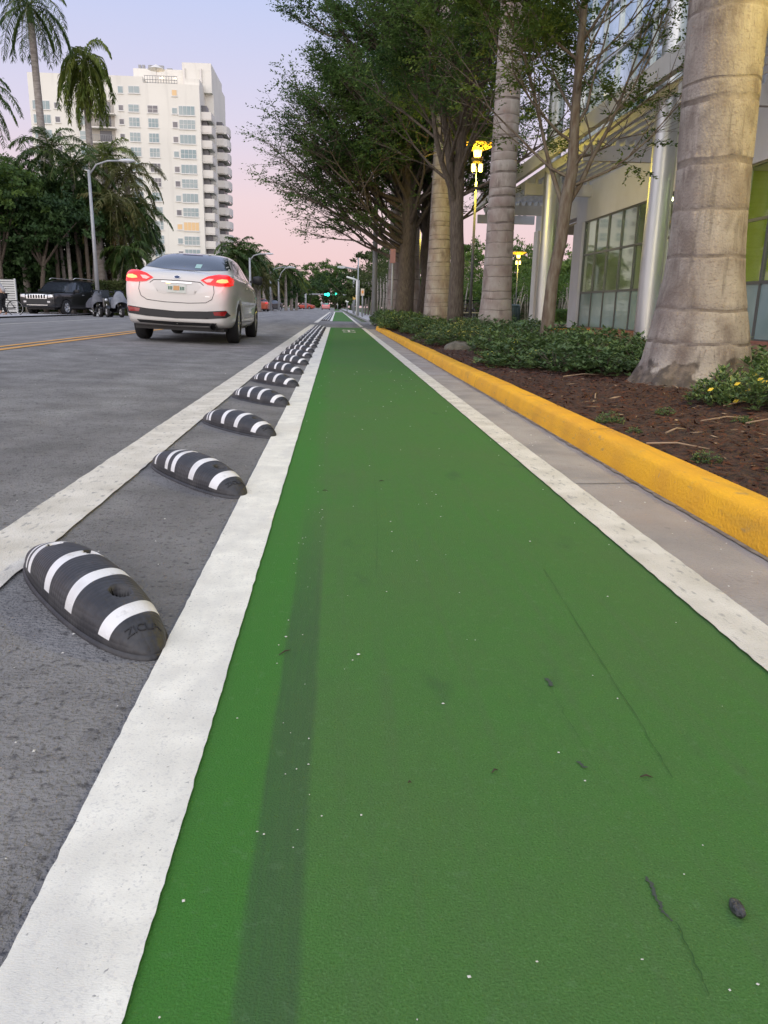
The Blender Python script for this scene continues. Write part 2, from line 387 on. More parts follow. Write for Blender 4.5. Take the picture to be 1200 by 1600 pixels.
# straw, dead leaves and twigs on the mulch
strawm = mat('dry_straw', (0.42, 0.30, 0.19), 0.9, var=(0.25, 0.17, 0.11), scale=9)
N = 850; yy = 1.5 + rng.random(N) ** 1.3 * 14; xx = 1.5 + rng.random(N) * 2.0
zz = np.array([bed_z(a, b) for a, b in zip(xx, yy)]) + .014
th = rng.random(N) * 6.28; D = np.stack([np.cos(th), np.sin(th), rng.normal(0, .12, N)], 1)
tag(quads_obj('leaf_litter', leaves(np.stack([xx, yy, zz], 1), D, U[:N], rng.uniform(.02, .11, N), rng.uniform(.003, .012, N)), strawm),
    'pale dry leaf bits scattered over the brown mulch', 'leaf litter', kind='stuff')
for (px, py, ln, ang, bent) in [(1130, 640, .42, .5, .03), (1010, 690, .26, -.5, .01), (1095, 660, .38, .35, .02), (880, 590, .5, .5, .03), (930, 620, .3, 1.2, .02), (1165, 665, .3, .1, .05), (1040, 680, .2, .7, .0)]:
    x, y = gp(px, py, .12); z = bed_z(x, y) + .02
    t = MB(); t.tube([(x, y, z), (x + ln * .5 * math.cos(ang), y + ln * .5 * math.sin(ang) + bent, z + .012), (x + ln * math.cos(ang), y + ln * math.sin(ang), z - .002)], [.0045, .004, .002], 6)
    tag(t.build('fallen_twig', strawm), 'dry pale twig lying on the brown mulch', 'twig', 'dry twigs on the mulch')

# brick paving and kerb wall in front of the building
pv = MB(); pv.add([(5.3, -6, .10), (8.6, -6, .10), (8.6, 25.5, .10), (5.3, 25.5, .10)], [(0, 1, 2, 3)])
pv.add([(8.6, 28.9, .10), (24, 28.9, .10), (24, 36, .10), (8.6, 36, .10)], [(0, 1, 2, 3)])
tag(pv.build('pavement', paver), kind='structure')
swm = mat('sidewalk_concrete', (0.42, 0.41, 0.42), 0.9, var=(0.36, 0.35, 0.36), scale=2)
sw = MB()
sw.add([(1.6, 33, .05), (3.2, 33, .05), (3.2, 330, .05), (1.6, 330, .05)], [(0, 1, 2, 3)])
sw.add([(-17, -6, .06), (-13, -6, .06), (-13, 330, .06), (-17, 330, .06)], [(0, 1, 2, 3)])
sw.add([(1.6, 33, .05), (1.6, 330, .05), (1.6, 330, -.05), (1.6, 33, -.05)], [(0, 1, 2, 3)])
tag(sw.build('sidewalk', swm), kind='structure')
lawn = mat('lawn', (0.06, 0.13, 0.03), 0.95, var=(0.10, 0.17, 0.04), scale=4, bump=.6)
lw = MB(); lw.add([(3.2, 38, .03), (60, 38, .03), (60, 120, .03), (3.2, 120, .03)], [(0, 1, 2, 3)])
tag(lw.build('lawn', lawn), kind='structure')

# cracks, scuffs and debris on the green lane
crm = mat('crack_dark', (0.028, 0.085, 0.02), 0.9)
def crack(pts, wd, name='surface_crack', m=crm):
    vs = []; P = [Vector((*gp(a, b, .0075), .0082)) for a, b in pts]; Q = []
    for i in range(len(P) - 1):
        for k in range(8): Q.append(P[i].lerp(P[i + 1], k / 8) + Vector((random.gauss(0, .0012), 0, 0)))
    Q.append(P[-1])
    for i, p in enumerate(Q):
        ww = wd * random.uniform(.3, 1.2) * .5
        vs += [p - Vector((ww, 0, 0)), p + Vector((ww, 0, 0))]
    tag(MB().add(vs, [(2 * i, 2 * i + 1, 2 * i + 3, 2 * i + 2) for i in range(len(Q) - 1)]).build(name, m), kind='structure')
crack([(850, 890), (925, 1010), (1000, 1130), (1050, 1215)], .0014)
crack([(1055, 1440), (1080, 1490), (1108, 1555)], .0018)
crack([(585, 740), (590, 830), (588, 900)], .0006)
crack([(858, 1070), (885, 1120), (960, 1240)], .0006)
scm = mat('rubber_scuff', (0.045, 0.06, 0.05), 0.8)
crack([(1010, 1370), (1022, 1395), (1033, 1420), (1050, 1440)], .0045, 'tyre_scuff', scm)
crack([(854, 1060), (862, 1072)], .010, 'tyre_scuff', scm)
crack([(903, 1190), (914, 1200)], .008, 'tyre_scuff', scm)
grit = MB()
gm = mat('grit', (0.65, 0.63, 0.58), 0.8); 
def blob(mb, x, y, z, r, mi=0):
    t = (1 + 5 ** .5) / 2; sx, sy_, sz = r * random.uniform(.7, 1.4), r * random.uniform(.7, 1.4), r * random.uniform(.4, .8)
    q = [(1, 0, 0), (0, 1, 0), (-1, 0, 0), (0, -1, 0), (0, 0, 1), (0, 0, -.3)]; a = random.random() * 6
    vs = [(x + (u * math.cos(a) - v * math.sin(a)) * sx, y + (u * math.sin(a) + v * math.cos(a)) * sy_, z + ww * sz) for u, v, ww in q]
    mb.add(vs, [(0, 1, 4), (1, 2, 4), (2, 3, 4), (3, 0, 4), (1, 0, 5), (2, 1, 5), (3, 2, 5), (0, 3, 5)], mi)
for i in range(120):
    y = .45 + random.random() ** 2 * 8; x = random.uniform(-.2, .85); blob(grit, x, y, .008, random.uniform(.0007, .0020) * (1 + y * .22))
for i in range(40):
    y = .8 + random.random() ** 1.5 * 4; x = random.uniform(-.115, -.03); blob(grit, x, y, .008, random.uniform(.0007, .0016) * (1 + y * .15))
for (a, b, r) in [(560, 1023, .003), (551, 1032, .0018), (53, 1174, .003), (1140, 1548, .0022), (733, 1527, .002)]:
    x, y = gp(a, b, .008); blob(grit, x, y, .009, r)
for i in range(110):
    y = .8 + random.random() ** 1.6 * 9; x = random.choice([random.uniform(-.78, -.34), random.uniform(-3.2, -1), random.uniform(.95, 1.18)])
    blob(grit, x, y, road_z(x) + .004, random.uniform(.001, .0032) * (1 + y * .12))
tag(grit.build('road_grit', gm), 'tiny pale grit scattered over the green lane and asphalt', 'grit', kind='stuff')
darkstone = mat('dark_stone', (0.03, 0.032, 0.035), 0.35, var=(0.09, 0.09, 0.10), scale=90, bump=.6, bscale=200)
x, y = gp(1152, 1418, .012); st = MB()
st.lathe([(0.0005, -.004), (.0065, -.003), (.0075, .001), (.006, .005), (.0005, .0065)], 9)
st.v = [(a * 1.0 + .25 * b, b * 1.9 - .35 * a + random.gauss(0, .0006), c + random.gauss(0, .0005)) for a, b, c in st.v]
tag(st.build('stone_chip', darkstone, loc=(x, y, .011)), 'small glossy black stone chip lying on the green lane', 'stone')
leafbr = mat('dead_leaf', (0.05, 0.035, 0.02), 0.8)
for (a, b, ln, an, lb) in [(1010, 1215, .018, -.1, 'thin black leaf sliver on the right of the green lane'), (773, 1206, .012, .6, 'short brown twig bit in the middle of the green lane'),
                           (596, 752, .022, .1, 'small dark twig on the green lane far ahead'), (508, 767, .02, .0, 'small dark leaf on the green lane near the left line'), (445, 1020, .03, .8, 'curved grey twig beside the dark paint band'),
                           (640, 1224, .005, 0, 'tiny brown seed on the green lane')]:
    x, y = gp(a, b, .008); c, s_ = math.cos(an), math.sin(an); ln *= 1.0
    t = MB(); t.tube([(-ln * c * .5, -ln * s_ * .5, .009), (0, .0015, .0115), (ln * c * .5, ln * s_ * .5, .009)], [.0008, .0016, .0006], 5)
    tag(t.build('leaf_bit', leafbr, loc=(x, y, 0)), lb, 'leaf bit')

# ------------------------------------------------------------------ lane separators (striped rubber humps)
rub = mat('black_rubber', (0.022, 0.022, 0.025), 0.55, var=(0.036, 0.036, 0.040), scale=18, bump=0.35, bscale=260)
def rubber_tex(m):
    N, L = m.node_tree.nodes, m.node_tree.links; b = N['Principled BSDF']
    co = [x for x in N if x.type == 'TEX_COORD'][0].outputs['Object']
    v = N.new('ShaderNodeTexVoronoi'); v.inputs['Scale'].default_value = 75; v.inputs['Randomness'].default_value = 0.15; L.new(co, v.inputs[0])
    bp = N.new('ShaderNodeBump'); bp.inputs['Strength'].default_value = .55; bp.inputs['Distance'].default_value = .004; bp.invert = True
    L.new(v.outputs['Distance'], bp.inputs['Height']); L.new(bp.outputs[0], b.inputs['Normal'])
rubber_tex(rub)
overlay(rub, speckle((0.10, 0.095, 0.09), 9, 0.52, 0.80, 0.5, detail=10))
refl = mat('reflective_white', (0.78, 0.77, 0.76), 0.4, var=(0.55, 0.53, 0.50), scale=14, bump=.15, bscale=200, detail=9, lo=.45, hi=.8)
overlay(refl, speckle((0.25, 0.24, 0.23), 30, 0.62, 0.75, 0.6, detail=9))
ZL, ZW, ZH = 0.77, 0.084, 0.094
HOLES = [(-.20, -.006, .019), (-.05, .032, .016), (.205, .006, .021)]
def sep_h(u, s):
    """height and half width of the hump at u in [-1,1] along its length"""
    wd = ZW * max(0.0, 1 - abs(u) ** 2.5) ** 0.5
    hh = ZH * max(0.0, 1 - abs(u) ** 2.2) ** 0.66
    return wd, hh
def separator(stripes, name):
    NV = 60
    edges = sorted(v * 2 - 1 for st in stripes for v in st)
    us = sorted(set([round(-math.cos(math.pi * i / 60), 5) for i in range(61)]) | set(round(-.96 + i * .0096, 5) for i in range(201)) | set(edges)); NU = len(us) - 1; vs = []
    for u in us:
        for j in range(NV + 1):
            a = math.pi * j / NV; c = math.cos(a); s_ = math.sin(a)
            uu = max(-1, min(1, u + math.copysign(1, u) * .05 * min(1, abs(u) * 2) * (s_ - .5) * (1 - abs(u) ** 4) - .055 * c * (1 - u ** 4)))
            wd, hh = sep_h(uu, 0); x = uu * ZL / 2
            yv = wd * math.copysign(abs(c) ** .85, c); zv = .006 + hh * abs(s_) ** .80
            for hx, hy, hr in HOLES:
                d = math.hypot((x - hx) / 1.2, yv - hy)
                if d < hr: zv -= .05 * max(0, min(1, (hr - d) / .004)) * (zv / ZH)
            vs.append((x, yv, zv))
    fs0 = []; mi = []
    for i in range(NU):
        um = ((us[i] + us[i + 1]) / 2) * .5 + .5
        for j in range(NV):
            fs0.append((i * (NV + 1) + j, i * (NV + 1) + j + 1, (i + 1) * (NV + 1) + j + 1, (i + 1) * (NV + 1) + j))
            is_w = any(a <= um <= b for a, b in stripes) and .06 < (j + .5) / NV < .94
            cx = vs[fs0[-1][0]]
            if any(math.hypot((cx[0] - hx) / 1.2, cx[1] - hy) < hr for hx, hy, hr in HOLES): is_w = False
            dp = any(math.hypot((cx[0] - hx) / 1.2, cx[1] - hy) < hr - .0015 for hx, hy, hr in HOLES)  # shade inside the bolt holes is put in as black faces
            mi.append(2 if dp else 1 if is_w else 0)
    mb = MB(); mb.add(vs, fs0, 0, True); mb.m = mi
    # foot flange
    n = 64; ring = []
    for r_, z_ in ((1.0, .009), (1.035, .006), (1.04, .0)):
        for k in range(n):
            t = 2 * math.pi * k / n; u = math.cos(t); sg = math.copysign(1, math.sin(t))
            ring.append((u * (ZL / 2) * (1 + (r_ - 1) * .4), sg * ZW * max(0, 1 - abs(u) ** 2.5) ** .5 * (1 + (r_ - 1) * 1.6) + math.sin(t) * .001, z_))
    mb.add(ring, [(a * n + k, a * n + (k + 1) % n, (a + 1) * n + (k + 1) % n, (a + 1) * n + k) for a in range(2) for k in range(n)], 0, True)
    return mb
def text_mesh(body, size, m, name, parent, fn, extrude=0.0, align='CENTER'):
    """lettering turned into a mesh; fn maps (x, y, z) of the flat text to its place"""
    cu = bpy.data.curves.new('t', 'FONT'); cu.body = body; cu.size = size; cu.extrude = extrude; cu.align_x = align; cu.align_y = 'CENTER'
    cu.resolution_u = 3
    to = bpy.data.objects.new('t', cu); COL.objects.link(to); bpy.context.view_layer.update()
    me = bpy.data.meshes.new_from_object(to.evaluated_get(bpy.context.evaluated_depsgraph_get()))
    bpy.data.objects.remove(to); me.name = name
    for v in me.vertices: v.co = Vector(fn(v.co.x, v.co.y, v.co.z))
    me.materials.append(m); o = bpy.data.objects.new(name, me); COL.objects.link(o); o.parent = parent
    return o
SA = [(.165, .185), (.212, .25), (.425, .475), (.615, .665), (.825, .875)]
SB = [(.15, .18), (.325, .365), (.41, .455), (.62, .67), (.815, .875)]
embm = mat('embossed_rubber', (0.017, 0.017, 0.019), 0.55)
protos = []
for st_ in (SA, SB):
    t = thing('lane_separator', 'x', 'lane separator')
    separator(st_, 'x').build('body', [rub, refl, black], t)
    for hx, hy, hr in HOLES:
        MB().lathe([(.0001, 0), (.009, 0), (.009, .006), (.0001, .006)], 6, c=(hx, hy, .055)).build('fixing_bolt', black, t)
    def zt(a, b, c):
        x = ZL / 2 * .865 - b * 1.0; yv = a; u = x / (ZL / 2); wd, hh = sep_h(u, 0)
        cc = max(-1, min(1, yv / max(wd, 1e-4))); sn = max(0, 1 - abs(cc) ** 2.5) ** .5
        return (x, yv, .0075 + hh * sn ** .80 + c)
    text_mesh('ZICLA', .025, embm, 'lettering', t, zt, extrude=.0012)
    protos.append(t)
ORD = ['nearest', 'second', 'third', 'fourth', 'fifth', 'sixth', 'seventh', 'eighth', 'ninth', 'tenth', 'eleventh', 'twelfth', 'thirteenth',
       'fourteenth', 'fifteenth', 'sixteenth', 'seventeenth', 'eighteenth', 'nineteenth']
ang = math.atan2(-.68, .47); first = [True, True]
def place_sep(i, y, label, group):
    k = 1 if i == 1 else 0
    if first[k]: o = protos[k]; first[k] = False
    else: o = copy_tree(protos[k])
    o.location = (-.548 + random.uniform(-.008, .008) - (.025 if i == 0 else 0), y, .001); o.rotation_euler = (0, 0, ang + random.uniform(-.02, .02)); o['label'] = label; o['group'] = group
for i in range(19):
    place_sep(i, 1.69 + i * 1.285, 'black rubber hump with white stripes, %s from the camera in the buffer strip' % ORD[i], 'striped lane separators in the near run')
protos[0] = protos[0].copy(); COL.objects.link(protos[0]); first[0] = False
_b = [c for c in copy_tree.__globals__['bpy'].data.objects if c.name == 'body'][0].data
bpy.data.objects.remove(protos[0])
for i in range(38):
    o = bpy.data.objects.new('lane_separator', _b); COL.objects.link(o)
    tag(o, 'tiny striped rubber hump in the distant run past the driveway gap', 'lane separator', 'striped lane separators in the distant run')
    o.location = (-.555, 39 + i * 1.285, .001); o.rotation_euler = (0, 0, ang)
for i in range(0):
    place_sep(0, 39 + i * 1.285, 'tiny striped rubber hump in the distant run past the driveway gap', 'striped lane separators in the distant run')


# ------------------------------------------------------------------ trees
bark_dark = mat('bark_dark', (0.085, 0.065, 0.05), 0.95, var=(0.16, 0.13, 0.10), scale=6, bump=1.0, bscale=25, stretch=(6, 6, 1), detail=10)
bark_pale = mat('bark_pale', (0.22, 0.19, 0.15), 0.9, var=(0.12, 0.085, 0.06), scale=5, bump=.8, bscale=30, stretch=(4, 4, 1), detail=10)
fol_dark = mat('foliage_dark', (0.020, 0.050, 0.016), 0.6, var=(0.055, 0.105, 0.028), scale=1.3, transl=.25, spec=.3)
fol_street = mat('foliage_street', (0.045, 0.098, 0.028), 0.6, var=(0.125, 0.20, 0.048), scale=.8, transl=.4, spec=.3)
fol_mid = mat('foliage_mid', (0.045, 0.095, 0.022), 0.6, var=(0.12, 0.19, 0.035), scale=1.5, transl=.3, spec=.3)
fol_canopy = mat('foliage_canopy', (0.058, 0.11, 0.022), 0.6, var=(0.17, 0.23, 0.04), scale=1.2, transl=.4, spec=.3)
fol_bright = mat('foliage_bright', (0.075, 0.14, 0.03), 0.6, var=(0.18, 0.25, 0.05), scale=2.5, transl=.35, spec=.3)
fol_hedge = mat('foliage_hedge', (0.035, 0.055, 0.018), 0.7, var=(0.08, 0.10, 0.03), scale=2.0, transl=.2, spec=.2)

def branching_tree(name, label, group, loc, trunk_pts, trunk_r, limbs, bark, leafm, leaf_len, twig_leaf, spread, seed, crown_top, lean=(0, 0), sub=(5, 6), sparse=None, flat=.35):
    """trunk polyline, then limbs (start index fraction, azimuth, elevation, length); leaves sit along the last twigs"""
    rs = random.Random(seed); nr = np.random.default_rng(seed)
    t = thing(name, label, 'tree', loc, group=group)
    tb = MB(); tb.tube(trunk_pts, trunk_r, 12)
    P = []; D = []
    def grow(p, d, ln, r, lev, up):
        n = 6 if lev == 0 else 4; pts = [p.copy()]; q = p.copy(); dd = d.copy(); outp = []
        for i in range(n):
            dd = (dd + Vector((rs.gauss(0, .10), rs.gauss(0, .10), rs.gauss(0, .06) + up * .10))).normalized()
            q = q + dd * (ln / n); pts.append(q.copy()); outp.append((q.copy(), dd.copy()))
        tb.tube(pts, [r * (1 - .75 * i / n) for i in range(n + 1)], 6 if lev == 0 else (5 if lev == 1 else 3), cap=False)
        if lev < 2:
            k = sub[lev]
            for j in range(k):
                f = .25 + .75 * (j + rs.random() * .6) / k; i = min(n - 1, int(f * n)); a, b = outp[i]
                side = dd.cross(Vector((0, 0, 1)));
                if side.length < .1: side = Vector((1, 0, 0))
                side.normalize(); sg = 1 if j % 2 else -1
                nd = (b * .75 + side * sg * rs.uniform(.4, .9) + Vector((0, 0, rs.gauss(0.05, .22)))).normalized()
                grow(a, nd, ln * rs.uniform(.38, .6), r * .45, lev + 1, up * .3)
            if lev == 1: grow(outp[-1][0], outp[-1][1], ln * .45, r * .3, 2, 0)
            else: grow(outp[-1][0], outp[-1][1], ln * .5, r * .4, 1, 0)
        else:
            # feathery twig: leaflets on both sides of several twiglets
            for (a, b) in outp:
                if sparse and sparse(a) < rs.random(): continue
                for s in range(spread):
                    az = rs.uniform(0, 6.28); w_ = Vector((math.cos(az), math.sin(az), rs.gauss(-.08, flat))).normalized()
                    w_ = (w_ + b * .9).normalized(); L_ = ln * rs.uniform(.35, .8)
                    for m_ in range(twig_leaf):
                        fr = (m_ + .5) / twig_leaf; P.append(a + w_ * L_ * fr + Vector((rs.gauss(0, .01), rs.gauss(0, .01), -.1 * L_ * fr * fr)))
                        sd2 = w_.cross(Vector((0, 0, 1))); sd2 = sd2 * (1 if m_ % 2 else -1) + w_ * .5
                        D.append(sd2)
    for (h, az, el, ln, r) in limbs:
        i = h * (len(trunk_pts) - 1); i0 = int(min(i, len(trunk_pts) - 2)); p = Vector(trunk_pts[i0]).lerp(Vector(trunk_pts[i0 + 1]), i - i0)
        d = Vector((math.cos(az) * math.cos(el), math.sin(az) * math.cos(el), math.sin(el)))
        grow(p, d, ln, r, 0, 1.0)
    tb.build('trunk', bark, t)
    P = np.array([tuple(p) for p in P]); D = np.array([tuple(p) for p in D]); n = len(P)
    D = D + nr.normal(0, .35, D.shape); Nn = np.stack([nr.normal(0, .5, n), nr.normal(0, .5, n), np.ones(n)], 1)
    ll = nr.uniform(.7, 1.3, n) * leaf_len
    quads_obj('crown', leaves(P, D, Nn, ll, ll * nr.uniform(.35, .55, n)), leafm, t)
    print(name, n)
    return t

def wob(x0, y0, z0, x1, y1, z1, n, a, rs):
    return [(x0 + (x1 - x0) * i / n + (rs.gauss(0, a) if 0 < i else 0), y0 + (y1 - y0) * i / n + (rs.gauss(0, a) if 0 < i else 0), z0 + (z1 - z0) * i / n) for i in range(n + 1)]
rs0 = random.Random(3)
# slim pale tree between the two nearest palms
tp = [(-.04, 0, -.1), (-.02, 0, .5), (.0, 0, 1.0), (.08, 0, 1.5), (.10, 0, 1.95), (.16, 0, 2.4), (.14, 0, 3.1), (.16, .05, 4.0), (.18, .05, 5.0), (.2, .1, 6.0)]
lim = [(.42, 2.9, 1.15, 2.2, .035), (.43, .2, 1.1, 2.4, .04)]
for k in range(18): lim.append((.5 + .48 * k / 18, k * 2.4 + .3, rs0.uniform(.15, .95), rs0.uniform(1.3, 2.2), .022))
branching_tree('street_tree', 'slim pale-barked young tree with open feathery crown beside the silver column', 'feathery street trees in the bed', (2.97, 10.9, .1),
               tp, [.105, .09, .08, .08, .085, .075, .06, .05, .035, .015], lim, bark_pale, fol_canopy, .055, 11, 4, 21, 7, sub=(5, 6), sparse=lambda a: .3 if a.z < 2.7 else (.10 if a.x > .4 and a.z < 4.3 + (a.x - .4) * .6 else .22 if a.x < -.45 and a.z < 4.2 else .97))
# forked dark tree by the lamp
tp = wob(0, 0, -.1, -.05, 0, 3.1, 5, .03, rs0) + [(-.05, 0, 4.2), (0, 0, 5.6), (.1, 0, 7.2), (.1, 0, 9)]
lim = [(.5, 3.0, 1.25, 4.2, .13), (.52, 1.7, 1.3, 4.2, .11), (.55, 4.2, 1.2, 3.5, .09)]
for k in range(22): lim.append((.58 + .42 * k / 22, k * 2.4, rs0.uniform(.1, 1.0), rs0.uniform(2.0, 3.2), .05))
branching_tree('street_tree', 'dark forked tree in front of the glowing bowl lamp', 'feathery street trees in the bed', (3.16, 21.0, .1),
               tp, [.24, .21, .19, .18, .18, .17, .13, .10, .07, .03], lim, bark_dark, fol_street, .09, 8, 4, 22, 10, sub=(6, 6), sparse=lambda a: .07 if a.z < 5.0 else .62)
# two big dark spreading trees at the end of the bed
def spreading(loc, seed, label, R_, left):
    rs = random.Random(seed); tp = wob(0, 0, -.1, rs.gauss(0, .15), 0, 5, 6, .05, rs) + [(0, 0, 7), (.1, 0, 9.5), (.1, 0, 12)]
    lim = []; tr_ = 1.0 if left else .7
    for k in range(30):
        az = k * 2.4; f = k / 30
        ln = R_ * (.86 - .20 * f) * rs.uniform(.7, 1.0)
        lim.append((.40 + .6 * f, az, rs.uniform(.05, .6) + (.45 if f < .2 else 0) + f * .3, ln, .085))
    if left:
        for k in range(12): lim.append((.33 + .045 * k, math.pi + rs.uniform(-.45, .55), rs.uniform(.15, .75), R_ * (.95 - .022 * k) * rs.uniform(.8, 1.0), .09))
        for k in range(13): lim.append((.29 + .012 * k, math.pi + rs.uniform(-.7, .7), rs.uniform(.12, .65), R_ * rs.uniform(.55, .98), .06))
    return branching_tree('street_tree', label, 'feathery street trees in the bed', loc, tp, [q * tr_ for q in (.40, .34, .31, .29, .28, .26, .22, .15, .09, .04)], lim, bark_dark, fol_street, .10, 9, 4, seed, 12,
                          sub=(6, 6), sparse=lambda a: (.26 if a.z < 5.0 + max(0, -a.x - 1.5) * 1.0 else .50))
spreading((2.45, 29.0, .1), 31, 'large dark tree with bare lower twigs reaching left over the lane', 4.35, True)
spreading((3.3, 30.5, .1), 32, 'large dark spreading tree right of the twiggy one at the bed end', 3.9, False)

# ------------------------------------------------------------------ palms
palm_bark = mat('palm_bark', (0.39, 0.355, 0.32), 0.85, var=(0.27, 0.21, 0.185), scale=3.0, bump=.35, bscale=60, detail=12, stretch=(1, 1, .8))
overlay(palm_bark, speckle((0.13, 0.095, 0.08), 5, 0.56, 0.72, 0.65, detail=12, stretch=(1, 1, .6)))
overlay(palm_bark, speckle((0.52, 0.46, 0.41), 9, 0.58, 0.78, 0.6, detail=10, stretch=(2, 2, .3)))
overlay(palm_bark, speckle((0.10, 0.08, 0.07), 60, 0.62, 0.74, 0.4, detail=5, stretch=(1, 1, .35)))
palm_ring = mat('palm_ring', (0.13, 0.105, 0.09), 0.9, var=(0.27, 0.23, 0.20), scale=5, bump=.4, detail=8)
palm_bark_foot = mat('palm_bark_foot', (0.36, 0.325, 0.29), 0.88, var=(0.24, 0.205, 0.18), scale=3.0, bump=.4, bscale=70, detail=12, stretch=(1, 1, .8))
for _a in (((0.12, 0.09, 0.075), 6, 0.50, 0.66, 0.72, dict(detail=12, stretch=(1, 1, .6))), ((0.52, 0.46, 0.41), 9, 0.56, 0.78, 0.55, dict(detail=10, stretch=(2, 2, .3))),
           ((0.10, 0.08, 0.07), 60, 0.60, 0.72, 0.5, dict(detail=6, stretch=(1, 1, .35))), ((0.15, 0.11, 0.10), 30, 0.56, 0.66, 0.5, dict(detail=8, stretch=(1, 1, 2.5))), ((0.20, 0.16, 0.14), 1.6, 0.48, 0.62, 0.5, dict(detail=12, stretch=(1, 1, 2.2))), ((0.12, 0.10, 0.085), 10, 0.58, 0.70, 0.55, dict(detail=10, stretch=(2.2, 2.2, .18)))):
    overlay(palm_bark_foot, speckle(*_a[:5], **_a[5]))
def foot_layer(N, L, src, co):
    sp = N.new('ShaderNodeSeparateXYZ'); L.new(co, sp.inputs[0])
    nz = noise_mask(N, L, co, 4.0, 0.0, 1.0, detail=8)
    h_ = math_node(N, L, 'ADD', math_node(N, L, 'MULTIPLY', nz, .62), math_node(N, L, 'MULTIPLY', sp.outputs['X'], .10))
    m = N.new('ShaderNodeMapRange'); m.inputs[1].default_value = .0; m.inputs[2].default_value = .03
    L.new(math_node(N, L, 'SUBTRACT', math_node(N, L, 'SUBTRACT', h_, .10), sp.outputs['Z']), m.inputs[0])
    a = mixc(N, L, m.outputs[0], src, (0.05, 0.038, 0.030), .9)
    return mixc(N, L, math_node(N, L, 'MULTIPLY', m.outputs[0], noise_mask(N, L, co, 14, .45, .65, detail=8)), a, (0.20, 0.16, 0.13), .7)
overlay(palm_bark_foot, foot_layer)
def royal_trunk(name, label, loc, prof, rings, group, top=None, lean=(0, 0), foot=0.0, extra=None, n=72, seed=1, rm=palm_ring):
    """prof: (z, radius); rings: heights of the leaf scars (dark bands cut slightly in)"""
    rs = random.Random(seed)
    t = thing(name, label, 'palm tree', loc, group=group); zs = set(); z = prof[0][0]
    while z < prof[-1][0]: zs.add(round(z, 3)); z += .05 if z < 2.5 else .12
    hw = {}
    for r in rings:
        h_ = rs.uniform(.007, .012) if rs.random() < .8 else rs.uniform(.018, .028); hw[r] = h_
        for d in (-h_ - .006, -h_, h_, h_ + .006): zs.add(round(r + d, 4))
    zs = sorted(zs); vs = []; fs = []; mi = []
    def rad(z):
        for (a, ra), (b, rb) in zip(prof, prof[1:]):
            if z <= b: f = (z - a) / (b - a); return ra + (rb - ra) * f
        return prof[-1][1]
    ph = [rs.uniform(0, 6.28) for _ in range(6)]
    for z in zs:
        inr = any(abs(z - r) <= hw[r] + .001 for r in rings)
        for k in range(n):
            a = 2 * math.pi * k / n
            rr = rad(z) * (1 + .006 * math.sin(3 * a + ph[0] + z) + .004 * math.sin(7 * a + ph[1] + z * 3)) - (.003 if inr else 0) + rs.gauss(0, .0007)
            dz = .012 * math.sin(a + ph[2] + z * .7) + .004 * math.sin(5 * a + z * 9)
            if z < .2: rr += foot * (.2 - z) * (1 + .4 * math.sin(9 * a + ph[3]) + .3 * math.sin(17 * a)) * .35
            vs.append((rr * math.cos(a) + lean[0] * z, rr * math.sin(a) + lean[1] * z, z + dz))
    for i in range(len(zs) - 1):
        zm = (zs[i] + zs[i + 1]) / 2; ring = any(abs(zm - r) < hw[r] for r in rings)
        for k in range(n):
            fs.append((i * n + k, i * n + (k + 1) % n, (i + 1) * n + (k + 1) % n, (i + 1) * n + k))
            a = 2 * math.pi * k / n
            mi.append(1 if ring else 0)
    mb = MB(); mb.add(vs, fs, 0, True); mb.m = mi
    mb.build('trunk', [palm_bark_foot if foot else palm_bark, rm], t)
    return t

def frond_quads(base, d0, length, nleaf, lw, ll, droop, rs, hang=.6):
    """one pinnate frond: rachis points and leaflet quads"""
    pts = []; p = Vector(base); d = Vector(d0).normalized(); n = 12
    for i in range(n + 1):
        pts.append(p.copy()); d = (d + Vector((0, 0, -droop / n * (1 + i / n)))).normalized(); p = p + d * (length / n)
    Q = []
    for k in range(nleaf):
        f = .12 + .88 * k / nleaf; i = min(n - 1, int(f * n)); q = pts[i].lerp(pts[i + 1], f * n - i); dd = (pts[i + 1] - pts[i]).normalized()
        s = dd.cross(Vector((0, 0, 1)));
        if s.length < .15: s = Vector((rs.random() - .5, rs.random() - .5, 0))
        s.normalize(); L_ = ll * (math.sin(math.pi * min(.97, .15 + f * .8)) ** .6) * rs.uniform(.8, 1.1)
        for sg in (-1, 1):
            e1 = (s * sg + dd * .55 + Vector((0, 0, rs.gauss(.15, .25) - hang * .3))).normalized(); m = q + e1 * L_ * .5
            e2 = (e1 + Vector((0, 0, -hang * rs.uniform(.6, 1.4)))).normalized(); tpt = m + e2 * L_ * .5
            wv = e1.cross(Vector((0, 0, 1)));
            if wv.length < .1: wv = dd.copy()
            wv = (wv.normalized() + Vector((0, 0, rs.uniform(-.6, .6)))).normalized() * lw
            Q.append((q - wv * .4, q + wv * .4, m + wv * .5, m - wv * .5)); Q.append((m - wv * .5, m + wv * .5, tpt + wv * .05, tpt - wv * .05))
    return pts, Q
frond_green = mat('frond_green', (0.035, 0.075, 0.02), 0.55, var=(0.09, 0.14, 0.03), scale=.9, transl=.3, spec=.3)
frond_yel = mat('frond_yellow_green', (0.085, 0.135, 0.025), 0.55, var=(0.18, 0.22, 0.04), scale=1.2, transl=.35, spec=.3)
frond_olive = mat('frond_olive', (0.065, 0.08, 0.02), 0.6, var=(0.16, 0.15, 0.05), scale=1.0, transl=.3, spec=.3)
frond_dead = mat('frond_dead', (0.22, 0.13, 0.045), 0.8, var=(0.13, 0.08, 0.03), scale=2)
stemm = mat('frond_stem', (0.13, 0.14, 0.05), 0.7)
shaftm = mat('crownshaft', (0.10, 0.15, 0.05), 0.5)
